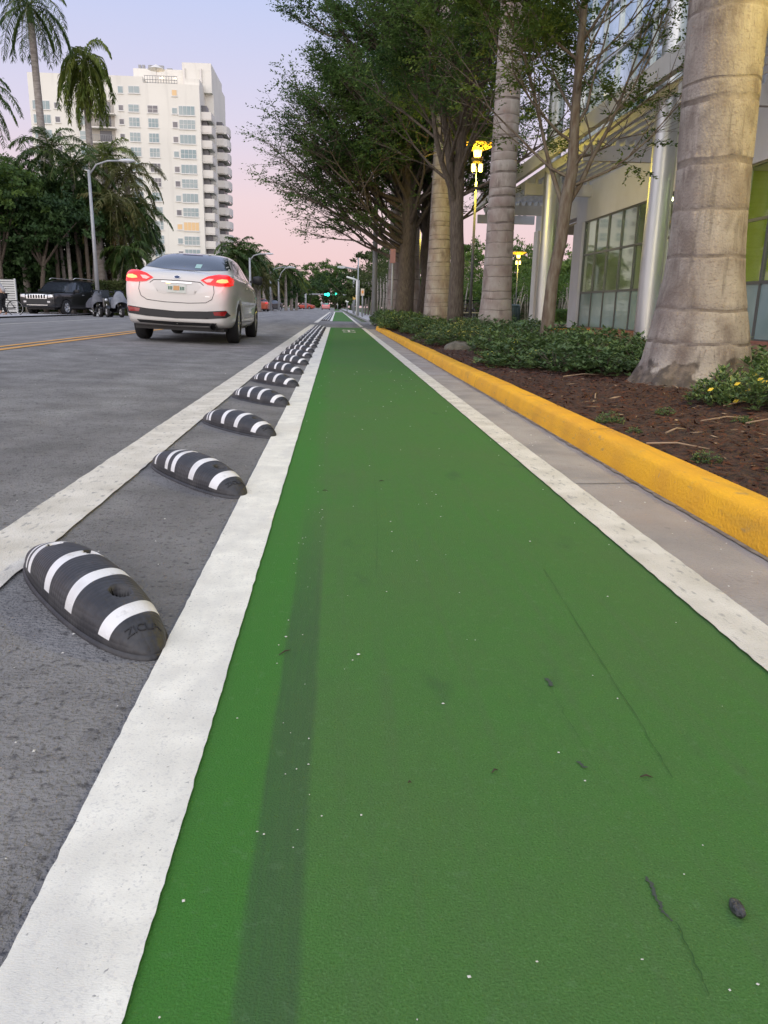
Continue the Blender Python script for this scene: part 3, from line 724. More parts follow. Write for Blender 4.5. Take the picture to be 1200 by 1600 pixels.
trunk_grey = mat('trunk_grey', (0.34, 0.31, 0.28), 0.85, var=(0.22, 0.19, 0.17), scale=3, bump=.5, stretch=(1, 1, 3), detail=8)
def palm(name, label, loc, h, r0, r1, nf, fl, group=None, lm=frond_green, droop=1.7, el=(.9, -.3), lean=(0, 0), seed=1, nleaf=34, lw=.035, ll=.6, dead=0, shaft=True, hang=.8, multi=None, bend=0.):
    rs = random.Random(seed); t = thing(name, label, 'palm tree', loc, group=group)
    tb = MB(); n = 10
    pts = [(lean[0] * h * (i / n) ** (1 + bend), lean[1] * h * (i / n) ** (1 + bend), -.1 + (h + .1) * i / n) for i in range(n + 1)]
    tb.tube(pts, [r0 + (r1 - r0) * min(1, (i / n) ** .7) for i in range(n + 1)], 12)
    tb.build('trunk', trunk_grey, t); top = Vector(pts[-1])
    if shaft:
        sb = MB(); sb.tube([top - Vector((0, 0, .1)), top + Vector((0, 0, .5)), top + Vector((0, 0, 1.1))], [r1 * 1.15, r1 * .95, r1 * .3], 10); sb.build('crownshaft', shaftm, t); top = top + Vector((0, 0, .9))
    Q = []; st = MB()
    for k in range(nf):
        f = (k + rs.random() * .6) / nf; az = k * 2.39996 + rs.gauss(0, .15); e = el[0] + (el[1] - el[0]) * f
        d = Vector((math.cos(az) * math.cos(e), math.sin(az) * math.cos(e), math.sin(e)))
        p_, q = frond_quads(top, d, fl * rs.uniform(.8, 1.1) * (.75 if f < .15 else 1), nleaf, lw, ll, droop * rs.uniform(.8, 1.2), rs, hang)
        Q += [[tuple(v) for v in x] for x in q]; st.tube(p_, [.03 * (1 - i / 13) + .006 for i in range(13)], 4, cap=False)
    st.build('frond_stem', stemm, t); quads_obj('frond', np.array(Q), lm, t)
    if dead:
        Q = []
        for k in range(dead):
            az = k * 2.4; d = Vector((math.cos(az), math.sin(az), -.6)); p_, q = frond_quads(top - Vector((0, 0, .9)), d, fl * rs.uniform(.4, .6), 22, lw, ll * .6, 4.5, rs, 1.4); Q += [[tuple(v) for v in x] for x in q]
        quads_obj('dead_frond', np.array(Q), frond_dead, t)
    return t

rA = [.62, .75, 1.32, 1.40, 1.78, 2.02, 2.62, 3.25, 3.95, 4.6, 5.2]
GP = 'royal palms in the bed'
pa = gp(1077, 605, .15)
royal_trunk('royal_palm', 'thick grey-brown royal palm trunk closest to the camera, yellow-lit on its right', (2.80, 5.93, .10),
            [(-.1, .46), (.02, .445), (.1, .425), (.25, .395), (.42, .365), (.6, .33), (.85, .288), (1.1, .268), (1.5, .257), (2.2, .262), (3.0, .268), (7.5, .235)],
            [.36, .60, .98, 1.30, 1.62, 2.02, 2.14, 2.58, 2.98, 3.5, 4.1, 4.8, 5.6, 6.4], GP, lean=(-.030, 0), foot=1.0, n=96, seed=5)
royal_trunk('royal_palm', 'pale ringed royal palm trunk second from the camera, between lamp and slim tree', (3.55, 17.6, .1),
            [(-.1, .42), (.3, .38), (.9, .33), (2, .30), (3.5, .28), (6, .255), (10, .22)], [.3 + k * .235 + (.04 if k % 3 else -.03) for k in range(38)], GP, lean=(.002, 0), seed=6)
royal_trunk('royal_palm', 'yellow-lit ringed palm trunk between the dark trees and the lamp', (3.38, 26.6, .1),
            [(-.1, .47), (.5, .46), (1.2, .42), (2.5, .36), (5, .30), (10, .24)], [.4 + k * .21 + (.04 if k % 2 else -.03) for k in range(40)], GP, seed=7)
royal_trunk('royal_palm', 'grey palm trunk half hidden between the two big dark trees', (3.05, 32.5, .1),
            [(-.1, .55), (.5, .48), (1.2, .36), (2.5, .28), (5, .25), (10, .22)], [.5, .9, 1.3, 1.7, 2.1, 2.6, 3.1, 3.6], GP, seed=8)
royal_trunk('royal_palm', 'dim palm trunk left of the big dark trees above the low shrubs', (2.45, 33.5, .1),
            [(-.1, .36), (.5, .34), (1.2, .32), (2.5, .28), (5, .25), (10, .22)], [.5, .9, 1.3, 1.7, 2.1, 2.6, 3.1, 3.6], GP, seed=9)

# ------------------------------------------------------------------ shrubs in the bed
shrub_leaf = mat('shrub_leaf', (0.052, 0.105, 0.034), 0.42, var=(0.15, 0.22, 0.07), scale=7, transl=.2, spec=.5)
shrub_yel = mat('shrub_leaf_yellow', (0.70, 0.50, 0.03), 0.5)
def shrub_mesh(seed, n=620, r=.36, h=.42):
    rs = np.random.default_rng(seed); P = []; D = []; Nn = []
    for i in range(n // 7):
        a = rs.uniform(0, 6.28); rr = r * rs.random() ** .5; hz = h * (1 - (rr / r) ** 2 * .65) * rs.uniform(.25, 1.0); c = np.array([rr * math.cos(a), rr * math.sin(a), hz])
        for k in range(7):
            b = k * .9 + rs.uniform(0, .4); e = rs.uniform(.0, .9)
            D.append([math.cos(b) * math.cos(e), math.sin(b) * math.cos(e), math.sin(e)]); P.append(c + rs.normal(0, .008, 3)); Nn.append([math.cos(b) * -.5, math.sin(b) * -.5, 1])
    n = len(P); ll = rs.uniform(.045, .085, n)
    return leaves(np.array(P), np.array(D), np.array(Nn) + rs.normal(0, .2, (n, 3)), ll, ll * .42)
sprotos = []
for k in range(4):
    q = shrub_mesh(40 + k, n=900); o = quads_obj('foliage', q, shrub_leaf); sprotos.append(o.data); bpy.data.objects.remove(o)
stemmb = MB()
for k in range(9):
    a = k * .7; stemmb.tube([(0, 0, -.03), (.06 * math.cos(a), .06 * math.sin(a), .12), (.18 * math.cos(a), .18 * math.sin(a), .28)], [.006, .005, .003], 4)
so_ = stemmb.build('stem', bark_dark); stem_me = so_.data; bpy.data.objects.remove(so_)
def shrub(x, y, s, label, group, k=None, hs=1.0):
    t = thing('shrub', label, 'shrub', (x, y, bed_z(x, y) - .02), random.uniform(0, 6.28), group)
    t.scale = (s, s, s * hs)
    for nm, me in (('foliage', sprotos[random.randrange(4) if k is None else k]), ('stem', stem_me)):
        o = bpy.data.objects.new(nm, me); COL.objects.link(o); o.parent = t
    return t
for (x, y, s) in [(2.48, 4.75, .6), (2.75, 4.9, .8), (2.45, 4.35, .6), (2.8, 4.5, .85), (2.7, 4.15, .75), (3.1, 4.7, .95), (3.1, 5.1, .9), (3.35, 5.3, .95), (2.3, 4.65, .4), (3.6, 5.6, 1.0)]:
    shrub(x, y, s, 'glossy green shrub with a few yellow leaves right of the nearest palm', 'shrubs right of the nearest palm')
yl = MB()
for (px, py) in [(1152, 603), (1170, 612), (1195, 600), (1188, 596), (1110, 612), (1150, 630), (1178, 590)]:
    x, z = at(px, py, 4.38)
    yl.add([(x, 4.42, z), (x + .012, 4.40, z + .002), (x + .035, 4.41, z + .018), (x + .012, 4.42, z + .018)], [(0, 1, 2, 3)])
random.seed(99); cnt = 0
for row in range(47):
    y = 6.5 + row * .43
    for x in (2.05, 2.45, 2.9, 3.4, 3.95):
        xm = 2.02 - (y - 7) * .012 + .22 * math.sin(y * 1.3)
        if random.random() < .14: continue
        xx_ = x + random.uniform(-.15, .15) - (y - 7) * .028
        if xx_ < 1.68 or xx_ < xm - (y - 7) * .02: continue
        if math.hypot(xx_ - 2.97, (y - 10.9)) < .3 or (math.hypot(xx_ - 2.80, y - 5.93) < .75): continue
        if y > 24.7 and xx_ < 1.7: continue
        a = 'near the slim pale tree' if y < 14.5 else 'by the second palm' if y < 20 else 'far along the bed by the dark trees'
        shrub(xx_, y + random.uniform(-.12, .12), random.uniform(.7, 1.25), 'low dark leafy shrub in the bed ' + a, 'shrubs ' + a, hs=random.uniform(.5, .92)); cnt += 1
print('shrubs', cnt)
for y in np.arange(20.5, 33, .75):
    for x in (1.75 + max(0, y - 25) * .02, 2.3):
        shrub(x + random.uniform(-.1, .1) - .1, y, random.uniform(1.0, 1.35), 'rounded dark green shrub at the nose of the planting bed', 'shrubs at the bed nose')
for (px, py, s) in [(920, 655, .28), (1065, 713, .22), (1190, 735, .25), (1012, 640, .22), (955, 672, .16), (1130, 660, .2)]:
    x, y = gp(px, py, .12)
    shrub(x + .13, y + .05, s * .8, 'tiny green seedling sprouting from the bare mulch', 'seedlings on the mulch', hs=.9)
tag(yl.build('yellow_leaf', shrub_yel), 'yellow leaves among the green shrub at the right edge', 'leaves', kind='stuff')
rock = MB(); rock.lathe([(.001, -.05), (.20, -.03), (.21, .05), (.16, .12), (.06, .15), (.001, .155)], 12)
rock.v = [(a * 1.1 + random.gauss(0, .012), b * .8 + random.gauss(0, .012), c * .8 + random.gauss(0, .008)) for a, b, c in rock.v]
x, y = gp(712, 548, .1)
tag(rock.build('boulder', mat('boulder_stone', (0.16, 0.145, 0.12), .95, var=(.09, .085, .07), scale=8, bump=.8), loc=(x + .05, y, .1)), 'grey-brown rock on the mulch edge between shrubs', 'rock')

# ------------------------------------------------------------------ storefront building on the right
silver = mat('silver_metal', (0.60, 0.62, 0.62), 0.38, metal=.75, var=(0.52, 0.55, 0.56), scale=1.5, bump=.03)
greywall = mat('grey_render', (0.70, 0.70, 0.72), 0.85, var=(0.62, 0.61, 0.62), scale=.9, bump=.1)
louvm = mat('louvre_grey', (0.72, 0.72, 0.74), 0.5, var=(0.54, .54, .55), scale=2)
fascm = mat('fascia_grey', (0.50, 0.50, 0.50), 0.6, var=(0.44, 0.44, 0.44), scale=1.2)
framem = mat('window_frame', (0.14, 0.15, 0.15), 0.45, metal=.3)
def glass(name, tint, rough=.03, mixf=.45, refl=.9):
    m = bpy.data.materials.new(name); m.use_nodes = True; N, L = m.node_tree.nodes, m.node_tree.links; N.clear()
    o = N.new('ShaderNodeOutputMaterial'); tr = N.new('ShaderNodeBsdfTransparent'); tr.inputs[0].default_value = (*tint, 1)
    gl = N.new('ShaderNodeBsdfGlossy'); gl.inputs['Roughness'].default_value = rough; gl.inputs[0].default_value = (refl, refl, refl, 1)
    ms = N.new('ShaderNodeMixShader'); lw_ = N.new('ShaderNodeLayerWeight'); lw_.inputs[0].default_value = .5; pw = N.new('ShaderNodeMath'); pw.operation = 'POWER'; pw.inputs[1].default_value = 4.0; L.new(lw_.outputs['Facing'], pw.inputs[0]); fr = pw
    ad = N.new('ShaderNodeMath'); ad.inputs[1].default_value = mixf; L.new(fr.outputs[0], ad.inputs[0]); ad.use_clamp = True
    tcn = N.new('ShaderNodeTexCoord'); nz = N.new('ShaderNodeTexNoise'); nz.inputs['Scale'].default_value = .6; L.new(tcn.outputs['Object'], nz.inputs[0])
    bp = N.new('ShaderNodeBump'); bp.inputs['Strength'].default_value = .04; L.new(nz.outputs[0], bp.inputs['Height']); L.new(bp.outputs[0], gl.inputs['Normal'])
    L.new(ad.outputs[0], ms.inputs[0]); L.new(tr.outputs[0], ms.inputs[1]); L.new(gl.outputs[0], ms.inputs[2]); L.new(ms.outputs[0], o.inputs[0]); return m
shopglass = glass('shop_glass', (.85, .9, .85), mixf=.05)
frosted = mat('frosted_glass', (0.30, 0.42, 0.42), 0.12, var=(0.22, 0.34, 0.35), scale=1.4, spec=.8, coat=.5)
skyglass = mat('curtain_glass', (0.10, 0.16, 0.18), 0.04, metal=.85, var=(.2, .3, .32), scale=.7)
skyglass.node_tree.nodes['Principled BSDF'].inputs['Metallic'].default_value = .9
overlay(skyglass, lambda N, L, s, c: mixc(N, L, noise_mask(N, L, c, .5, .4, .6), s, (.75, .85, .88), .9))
soffm = mat('soffit_warm', (0.50, 0.44, 0.36), .8, var=(.45, .40, .33), scale=1)
B = thing('storefront_building', 'modern white and glass building with louvred canopy on the right', 'building', (8.6, 13, .1))
def bl(mb, x0, x1, y0, y1, z0, z1, mi=0): mb.box(x0 - 8.6, x1 - 8.6, y0 - 13, y1 - 13, z0 - .1, z1 - .1, mi)
wy0, wy1 = 8.0, 27.9; rows = [.16, 1.32, 2.58, 3.68]
mb = MB(); bl(mb, 8.6, 9.0, -4, 28.9, 3.70, 5.45); bl(mb, 8.6, 9.0, 28.9, 34.5, 3.95, 5.45)
bl(mb, 8.6, 9.0, -4, wy0, .1, 3.698)
bl(mb, 8.98, 20, 28.2, 28.5, .1, 5.4); bl(mb, 18, 18.3, -4, 28.19, .1, 5.4); bl(mb, 8.6, 20, 34.51, 34.9, 3.9, 5.45)
mb.build('wall', greywall, B)
mb = MB(); bl(mb, 8.52, 9.15, 27.92, 28.9, .1, 3.698); mb.build('pier', greywall, B, bevel=.01)
mb = MB(); bl(mb, 8.45, 9.05, 33.8, 34.5, .1, 3.94); mb.build('pier', white_paint, B, bevel=.01)
mb = MB(); bl(mb, 8.56, 8.9, wy0, wy1, .1, .158); mb.build('plinth', mat('brick_plinth', (0.36, 0.17, 0.12), .9, var=(.28, .13, .09), scale=8), B)
mb = MB(); bl(mb, 9.01, 18, 28.9, 34.5, 3.86, 3.93); mb.build('porch_soffit', soffm, B)
mb = MB(); bl(mb, 9.01, 17.99, -4, 28.19, 3.9, 4.0); mb.build('ceiling', mat('ceiling_white', (.7, .7, .62), .9), B)
mb = MB(); bl(mb, 8.95, 17.99, -4, 28.19, .10, .15); mb.build('floor', mat('interior_floor', (.25, .24, .2), .6), B)
lime = mat('lime_wall', (0.50, 0.62, 0.08), .8, var=(.44, .56, .07), scale=1)
mb = MB(); bl(mb, 12.2, 12.35, -3, 28.0, .15, 3.89); mb.build('interior_wall', lime, B)
mb = MB(); bl(mb, 9.4, 12.19, 18.6, 18.75, .15, 3.89); mb.build('interior_wall', lime, B)
for (yy_, zz_) in ((10.5, 1.9), (13.8, 1.9), (15.6, 2.1), (21, 1.9)):
    mb = MB(); bl(mb, 12.14, 12.198, yy_, yy_ + .5, zz_, zz_ + .6); mb.build('wall_panel', white_paint, B)
lampm = mat('ceiling_lamp', (.9, .9, .8), .5, emit=(1.0, .95, .62), estr=14)
for k in range(7):
    mb = MB(); bl(mb, 9.6, 11.6, -1.5 + k * 4.1, -1.2 + k * 4.1, 3.84, 3.895); mb.build('ceiling_light', lampm, B)
# windows: frame with posts and rails, clear panes above, frosted panes below
wn = thing('x', 'x', 'x'); bpy.data.objects.remove(wn)
posts = []; y = wy1
k = 0
for (a, b) in ((18.2, 27.9), (8.0, 17.2)):
    fm = MB(); n = 8 if a > 10 and a < 20 and b > 20 else 7; step = (b - a) / n
    for i in range(n + 1): bl(fm, 8.62, 8.70, a + i * step - .03, a + i * step + .03, .16, 3.69)
    for z in rows: bl(fm, 8.625, 8.69, a, b, z - (.03 if z > .2 else 0), z + .03)
    wf = fm.build('window', framem, B)
    for i in range(n):
        for j in range(3):
            pn = MB(); pn.box(8.655 - 8.6, 8.667 - 8.6, a + i * step + .031 - 13, a + (i + 1) * step - .031 - 13, rows[j] + .031 - .1, rows[j + 1] - .031 - .1)
            pn.build('pane', frosted if j == 0 else shopglass, wf)
mb = MB(); bl(mb, 8.6, 8.9, 17.26, 18.14, .16, 3.70); mb.build('pier', greywall, B)
# canopy
cy0, cy1 = -4, 37
mb = MB(); bl(mb, 6.15, 6.30, cy0, cy1, 4.98, 5.38); bl(mb, 6.302, 6.50, cy0, cy1, 5.20, 5.36); mb.build('canopy_fascia', fascm, B)
mb = MB(); bl(mb, 6.302, 6.50, cy0, cy1, 5.14, 5.195); mb.build('canopy_soffit', soffm, B)
for i in range(8):
    x = 7.02 + i * .215 if i else 6.75; x = 6.62 + i * .25
    sl_ = MB(); a = .10; zt_ = 5.10
    sl_.prism([(x - 8.6, zt_ - .1), (x - 8.6 + .025, zt_ - .1), (x - 8.6 + .025 + a, zt_ - .1 - .20), (x - 8.6 + a, zt_ - .1 - .20)], cy0 - 13, cy1 - 13.1, 'xz')
    sl_.build('louvre', louvm, B)
for yb in (4.6, 9.9, 15.3, 21.1, 27.4, 33.0, 36.4):
    bmx = MB(); bl(bmx, 6.31, 8.59 if yb < 35 else 8.9, yb, yb + .14, 4.44, 4.80)
    for i in range(8):
        x = 6.62 + i * .25; bmx.prism([(x - 8.6 + .02, 4.79 - .1), (x - 8.6 + .14, 4.79 - .1), (x - 8.6 + .10, 4.98 - .1), (x - 8.6 + .05, 4.98 - .1)], yb + .03 - 13, yb + .11 - 13, 'xz')
    bmx.build('cross_beam', fascm, B)
for yc in (-1, 8.2, 17.3, 26.3):
    c_ = MB(); c_.lathe([(.24, 0), (.24, 13.9)], 32, c=(6.9 - 8.6, yc - 13, 0)); c_.build('column', silver, B)
    sp_ = MB(); bl(sp_, 6.98, 7.3, yc + .25, yc + .55, .1, 5.1); sp_.build('column_fin', mat('fin_pale', (.5, .53, .45), .5), B)
# curtain wall above the canopy
cw = MB(); bl(cw, 8.66, 8.76, -4, 30.0, 5.47, 15); bl(cw, 8.77, 15, 29.9, 30.0, 5.47, 15); cw.build('curtain_wall', skyglass, B)
for y in np.arange(-3, 30.1, 1.45):
    m_ = MB(); bl(m_, 8.58, 8.659, y, y + .06, 5.46, 15); m_.build('mullion', silver, B)
for z in (5.48, 6.9, 8.4, 9.9, 11.4, 12.9, 14.4):
    m_ = MB(); bl(m_, 8.59, 8.657, -4, 30.0, z, z + .07); m_.build('transom', silver, B)

# ------------------------------------------------------------------ bowl lamps
amber = mat('amber_bowl', (0.85, 0.45, 0.02), .4, emit=(1.0, .50, .03), estr=1.0)
hot = mat('lamp_glow', (1, .85, .4), .4, emit=(1.0, .66, .16), estr=5)
polem = mat('pole_grey', (0.38, 0.39, 0.40), 0.5, metal=.3, var=(.32, .33, .34), scale=3)
def bowl_lamp(loc, h, label, power, pr=.05, twin=True):
    t = thing('bowl_lamp', label, 'street lamp', loc, group='amber bowl lamps')
    p = MB(); p.tube([(0, 0, -.1), (0, 0, h - .80)], [pr, pr * .6], 10); p.tube([(0, 0, h - .82), (0, .06, h - .7), (0, .03, h - .28)], .012, 5); p.build('pole', mat('lamp_post_dark', (.10, .10, .10), .6), t)
    b = MB(); b.lathe([(.14, 0), (.30, .05), (.47, .14), (.475, .155), (.29, .07), (.13, .02)], 28, c=(0, 0, h)); b.build('bowl', amber, t)
    rb = MB()
    for k in range(10):
        a = k * .6283; rb.tube([(.13 * math.cos(a), .13 * math.sin(a), h - .01), (.48 * math.cos(a), .48 * math.sin(a), h + .135)], .008, 4)
    rb.build('bowl_rib', mat('lamp_metal', (.2, .15, .05), .5), t)
    l = MB(); l.lathe([(.001, -.02), (.09, -.02), (.12, .16), (.001, .2)], 16, c=(0, 0, h - .15)); l.build('lantern', hot, t)
    cg = MB(); cg.lathe([(.14, -.30), (.17, -.19), (.14, -.19), (.11, -.30)], 14, c=(0, 0, h)); cg.build('lamp_collar', mat('lamp_metal', (.2, .15, .05), .5), t)
    for s in ((-.1, .1) if twin else (0,)):
        q = MB(); q.lathe([(.001, -.12), (.05, -.11), (.06, 0), (.05, .08), (.001, .09)], 10, c=(s, -.02, h - .42)); q.build('lantern', hot, t)
    if power:
        L_ = bpy.data.lights.new('lamp_light', 'POINT'); L_.energy = power; L_.color = (1.0, .78, .10); L_.shadow_soft_size = .15
        lo = bpy.data.objects.new('lamp_light', L_); COL.objects.link(lo); lo.parent = t; lo.location = (.0, -.07, h - .68)
    return t
bowl_lamp((3.86, 22.8, .1), 4.80, 'amber glowing bowl lamp in the leaves beside the second palm trunk', 220)
bowl_lamp((10.9, 48, 0), 3.9, 'small distant amber bowl lamp in front of the garden trees', 60)
bowl_lamp((3.66, 4.25, .1), 3.9, 'amber bowl lamp standing right of the nearest palm', 250)
bowl_lamp((3.50, 34.0, .1), 4.2, 'tiny amber lamp glimpsed between the two big dark trunks', 40)

# ------------------------------------------------------------------ apartment tower
TY = 146.0
cream = mat('tower_render', (0.80, 0.775, 0.70), 0.85, var=(0.73, 0.71, 0.645), scale=.12)
overlay(cream, speckle((0.52, 0.50, 0.45), .35, 0.55, 0.8, 0.5, stretch=(2.5, 2.5, .25), detail=10))
balc = mat('balcony_white', (0.74, 0.71, 0.66), 0.8, var=(0.68, 0.65, 0.60), scale=.3)
wteal = mat('tower_window_teal', (0.16, 0.25, 0.27), 0.25, var=(0.30, 0.36, 0.36), scale=.25, spec=.8)
wdark = mat('tower_window_dark', (0.10, 0.10, 0.12), 0.25, var=(0.24, 0.22, 0.22), scale=.4)
wwarm = mat('tower_window_warm', (0.5, 0.35, 0.18), 0.4, emit=(1.0, .62, .3), estr=.25)
wframe = mat('tower_window_frame', (0.70, 0.69, 0.66), 0.6)
recess = mat('balcony_shadow_glass', (0.10, 0.10, 0.11), 0.4)
railm = mat('railing_grey', (0.30, 0.30, 0.30), .5)
def TX(zx): return at(zx / 3.53 + 40, 250, TY)[0]
def TZ(zx, zy): return at(zx / 3.53 + 40, zy / 3.53 + 70, TY)[1]
Z8 = lambda x, y: (at(x / 3.53 + 40, y / 3.53 + 70, TY))
xL, xR = Z8(50, 300)[0], Z8(1000, 600)[0]; xM1 = Z8(585, 150)[0]; xM2 = Z8(675, 200)[0]
zMain = Z8(400, 165)[1]; zTerr = Z8(800, 215)[1]; zTop = Z8(700, 85)[1]
A = thing('apartment_tower', 'tall cream apartment tower with many windows and stacked balconies', 'building', (-.9, TY, 0))
def tb(mb, x0, x1, y0, y1, z0, z1, mi=0): mb.box(x0, x1, y0 - TY, y1 - TY, z0, z1, mi)
mb = MB(); tb(mb, xL, xM2, TY, TY + 22, 0, zMain); tb(mb, xM2, xR, TY, TY + 22, 0, zTerr)
tb(mb, xM1, xM2 + .01, TY + 5, TY + 21.9, zMain + .01, zTop); tb(mb, xM2 + .02, xR + 1.4, TY + 5, TY + 21.9, zTerr + .01, zTop)
tb(mb, Z8(860, 60)[0], xR + 1.39, TY + 4.99, TY + 18, zTop, zTop + 1.2); tb(mb, xR + .01, xR + 1.5, TY + 6, TY + 21, 0, zTerr)
tb(mb, Z8(905, 240)[0], xR, TY + .5, TY + 4.9, zTerr, zTerr + .0 + 1.0)
mb.build('wall', cream, A)
for sx in (Z8(865, 60)[0], Z8(960, 60)[0]):
    mb = MB(); tb(mb, sx, sx + .35, TY + 4.6, TY + 4.98, zTop - 6.5, zTop + .3); mb.build('downpipe', balc, A)
rm_ = MB()
for i in range(13): rm_.tube([(xM2 + .3 + i * (xR - xM2 - 4) / 12, .25, zTerr), (xM2 + .3 + i * (xR - xM2 - 4) / 12, .25, zTerr + 1.2)], .05, 4)
for z in (.15, .6, 1.2): rm_.tube([(xM2 + .3, .25, zTerr + z), (xR - 3.7, .25, zTerr + z)], .05, 4)
rm_.build('terrace_railing', railm, A)
ant = MB()
for zx in (598, 620, 655, 668, 684, 700, 715, 730, 765, 780):
    x = Z8(zx, 80)[0]; hh = 1.3 if zx < 740 else .9; ant.tube([(x, 8, zTop - .1), (x, 8, zTop + hh)], .09, 4); ant.box(x - .22, x + .22, 7.7, 8.3, zTop + hh * .55, zTop + hh)
ant.build('rooftop_antenna', railm, A)
um = MB(); xx_ = Z8(740, 190)[0]; um.tube([(xx_, 2, zTerr), (xx_, 2, zTerr + 3.4)], .06, 5); um.lathe([(1.5, 2.6), (.05, 3.4)], 8, c=(xx_, 2, zTerr)); um.build('parasol', balc, A)
tl = MB()
for zx in (755, 765, 835): blob(tl, Z8(zx, 190)[0], 3.2, zTerr + 1.6, .35)
tl.build('terrace_light', mat('terrace_glow', (1, .8, .5), .5, emit=(1.0, .75, .4), estr=3), A)
def tower_window(cx, cz, w_, h_, nx, ny, m):
    f = MB(); tb(f, cx - w_ / 2 - .06, cx + w_ / 2 + .06, TY - .05, TY + .02, cz - h_ / 2 - .06, cz + h_ / 2 + .06)
    fo = f.build('window', wframe, A); p = MB()
    for i in range(nx):
        for j in range(ny):
            a = cx - w_ / 2 + w_ * i / nx; b = cz - h_ / 2 + h_ * j / ny; p.box(a + .035, a + w_ / nx - .035, -.075, -.052, b + .035, b + h_ / ny - .035)
    p.build('pane', m, fo); fo.data.name = 'window'
    s = MB(); tb(s, cx - w_ / 2 - .1, cx + w_ / 2 + .1, TY - .14, TY - .051, cz - h_ / 2 - .16, cz - h_ / 2 - .061); s.build('sill', wframe, fo)
mpx = TY / FPX * 1.02; FZ = [Z8(935, y)[1] for y in (365, 441, 523, 604, 687, 767, 846, 925, 1003, 1081, 1152)]
rsw = random.Random(5); S = 1 / 3.53 * mpx
for i, z in enumerate(FZ):
    warm = i == 8
    tower_window(Z8(928, 600)[0], z, 76 * S, 40 * S, 4, 2 if i % 2 else 1, wwarm if warm else wteal)
    tower_window(Z8(862, 600)[0], z - .1, 24 * S, 26 * S, 1, 1, wwarm if warm else (wdark if i % 3 else wteal))
    tower_window(Z8(743, 600)[0], z + .05, 48 * S, (40 if i else 32) * S, 3 if i else 2, 2, wdark if i in (0, 4, 5) else wteal)
    tower_window(Z8(640, 600)[0], z + .1, 50 * S, (40 if i else 32) * S, 3 if i else 2, 2, wteal)
    tower_window(Z8(562, 450)[0], z + .1, 22 * S, 24 * S, 1, 1, wdark)
    if i < 8:
        tower_window(Z8(343, 450)[0], z + .1, 28 * S, 40 * S, 1, 2, wteal); tower_window(Z8(207, 400)[0], z + .1, 23 * S, 25 * S, 1, 1, wdark)
        tower_window(Z8(122, 400)[0], z + .1, 80 * S, 38 * S, 4, 1, wwarm if i == 9 else wteal)
for zx, w_ in ((452, 24), (553, 24), (627, 52)): tower_window(Z8(zx, 250)[0], Z8(zx, 248)[1], w_ * S, 30 * S, 2 if w_ > 30 else 1, 1, wteal)
tower_window(Z8(850, 266)[0], Z8(850, 266)[1], 24 * S, 26 * S, 1, 1, wwarm)
# front balconies, recess shade painted as darker cream panels on the flat wall
bx0, bx1 = Z8(388, 400)[0], Z8(520, 400)[0]
for i in range(7):
    z = FZ[i] - 1.0
    rc = MB(); tb(rc, bx0, bx1, TY - .04, TY + .02, z, z + 2.2); rc.build('balcony_shade', mat('shaded_cream', (.42, .39, .34), .9), A)
    dr = MB(); tb(dr, bx0 + 1.4, bx1 - .6, TY - .08, TY - .041, z + .1, z + 1.9); dr.build('balcony_door', recess if i else wdark, A)
    b = MB(); tb(b, bx0 - .15, bx1 + .3, TY - 1.2, TY - .081, z - .2, z); bo = b.build('balcony', balc, A)
    r = MB()
    for k in range(15): r.tube([(bx0 + (bx1 - bx0) * k / 14, -1.15, z), (bx0 + (bx1 - bx0) * k / 14, -1.15, z + 1.05)], .03, 4)
    r.tube([(bx0, -1.15, z + 1.05), (bx1, -1.15, z + 1.05)], .05, 4); r.build('railing', railm, bo)
# stacked side balconies
for i, z in enumerate(FZ):
    z -= 1.1
    o_ = MB(); tb(o_, xR + .02, xR + .9, TY + 1.4, TY + 3.8, z + .0, z + 2.3); o_.build('balcony_shade', recess, A)  # dark block stands in for the shade inside the balcony
    b = MB(); tb(b, xR + .001, xR + 1.75, TY + .7, TY + 4.6, z - .15, z + .05); tb(b, xR + .001, xR + 1.75, TY + .65, TY + .85, z + .051, z + 1.15)
    tb(b, xR + 1.6, xR + 1.8, TY + .851, TY + 4.6, z + .051, z + 1.15); b.build('balcony', balc, A)
    z -= .6
    b = MB(); tb(b, xR + 1.5, xR + 3.2, TY + 8.2, TY + 14, z - .15, z + .05)
    seg = [(xR + 1.5, 8.0), (xR + 2.7, 8.0), (xR + 3.3, 8.6), (xR + 3.6, 9.6), (xR + 3.6, 12), (xR + 3.2, 14)]
    for (a0, b0), (a1, b1) in zip(seg, seg[1:]):
        d = Vector((a1 - a0, b1 - b0)).normalized(); nn = Vector((-d.y, d.x)) * .15
        b.add([(a0, b0, z), (a1, b1, z), (a1 + nn.x, b1 + nn.y, z), (a0 + nn.x, b0 + nn.y, z), (a0, b0, z + 1.2), (a1, b1, z + 1.2), (a1 + nn.x, b1 + nn.y, z + 1.2), (a0 + nn.x, b0 + nn.y, z + 1.2)],
              [(0, 1, 5, 4), (2, 3, 7, 6), (4, 5, 6, 7), (0, 3, 2, 1), (0, 4, 7, 3), (1, 2, 6, 5)])
    b.build('balcony', balc, A)
    o_ = MB(); tb(o_, xR + 1.51, xR + 2.5, TY + 8.6, TY + 13, z + .06, z + 1.9); o_.build('balcony_shade', recess, A)  # same painted shade block behind the curved parapet
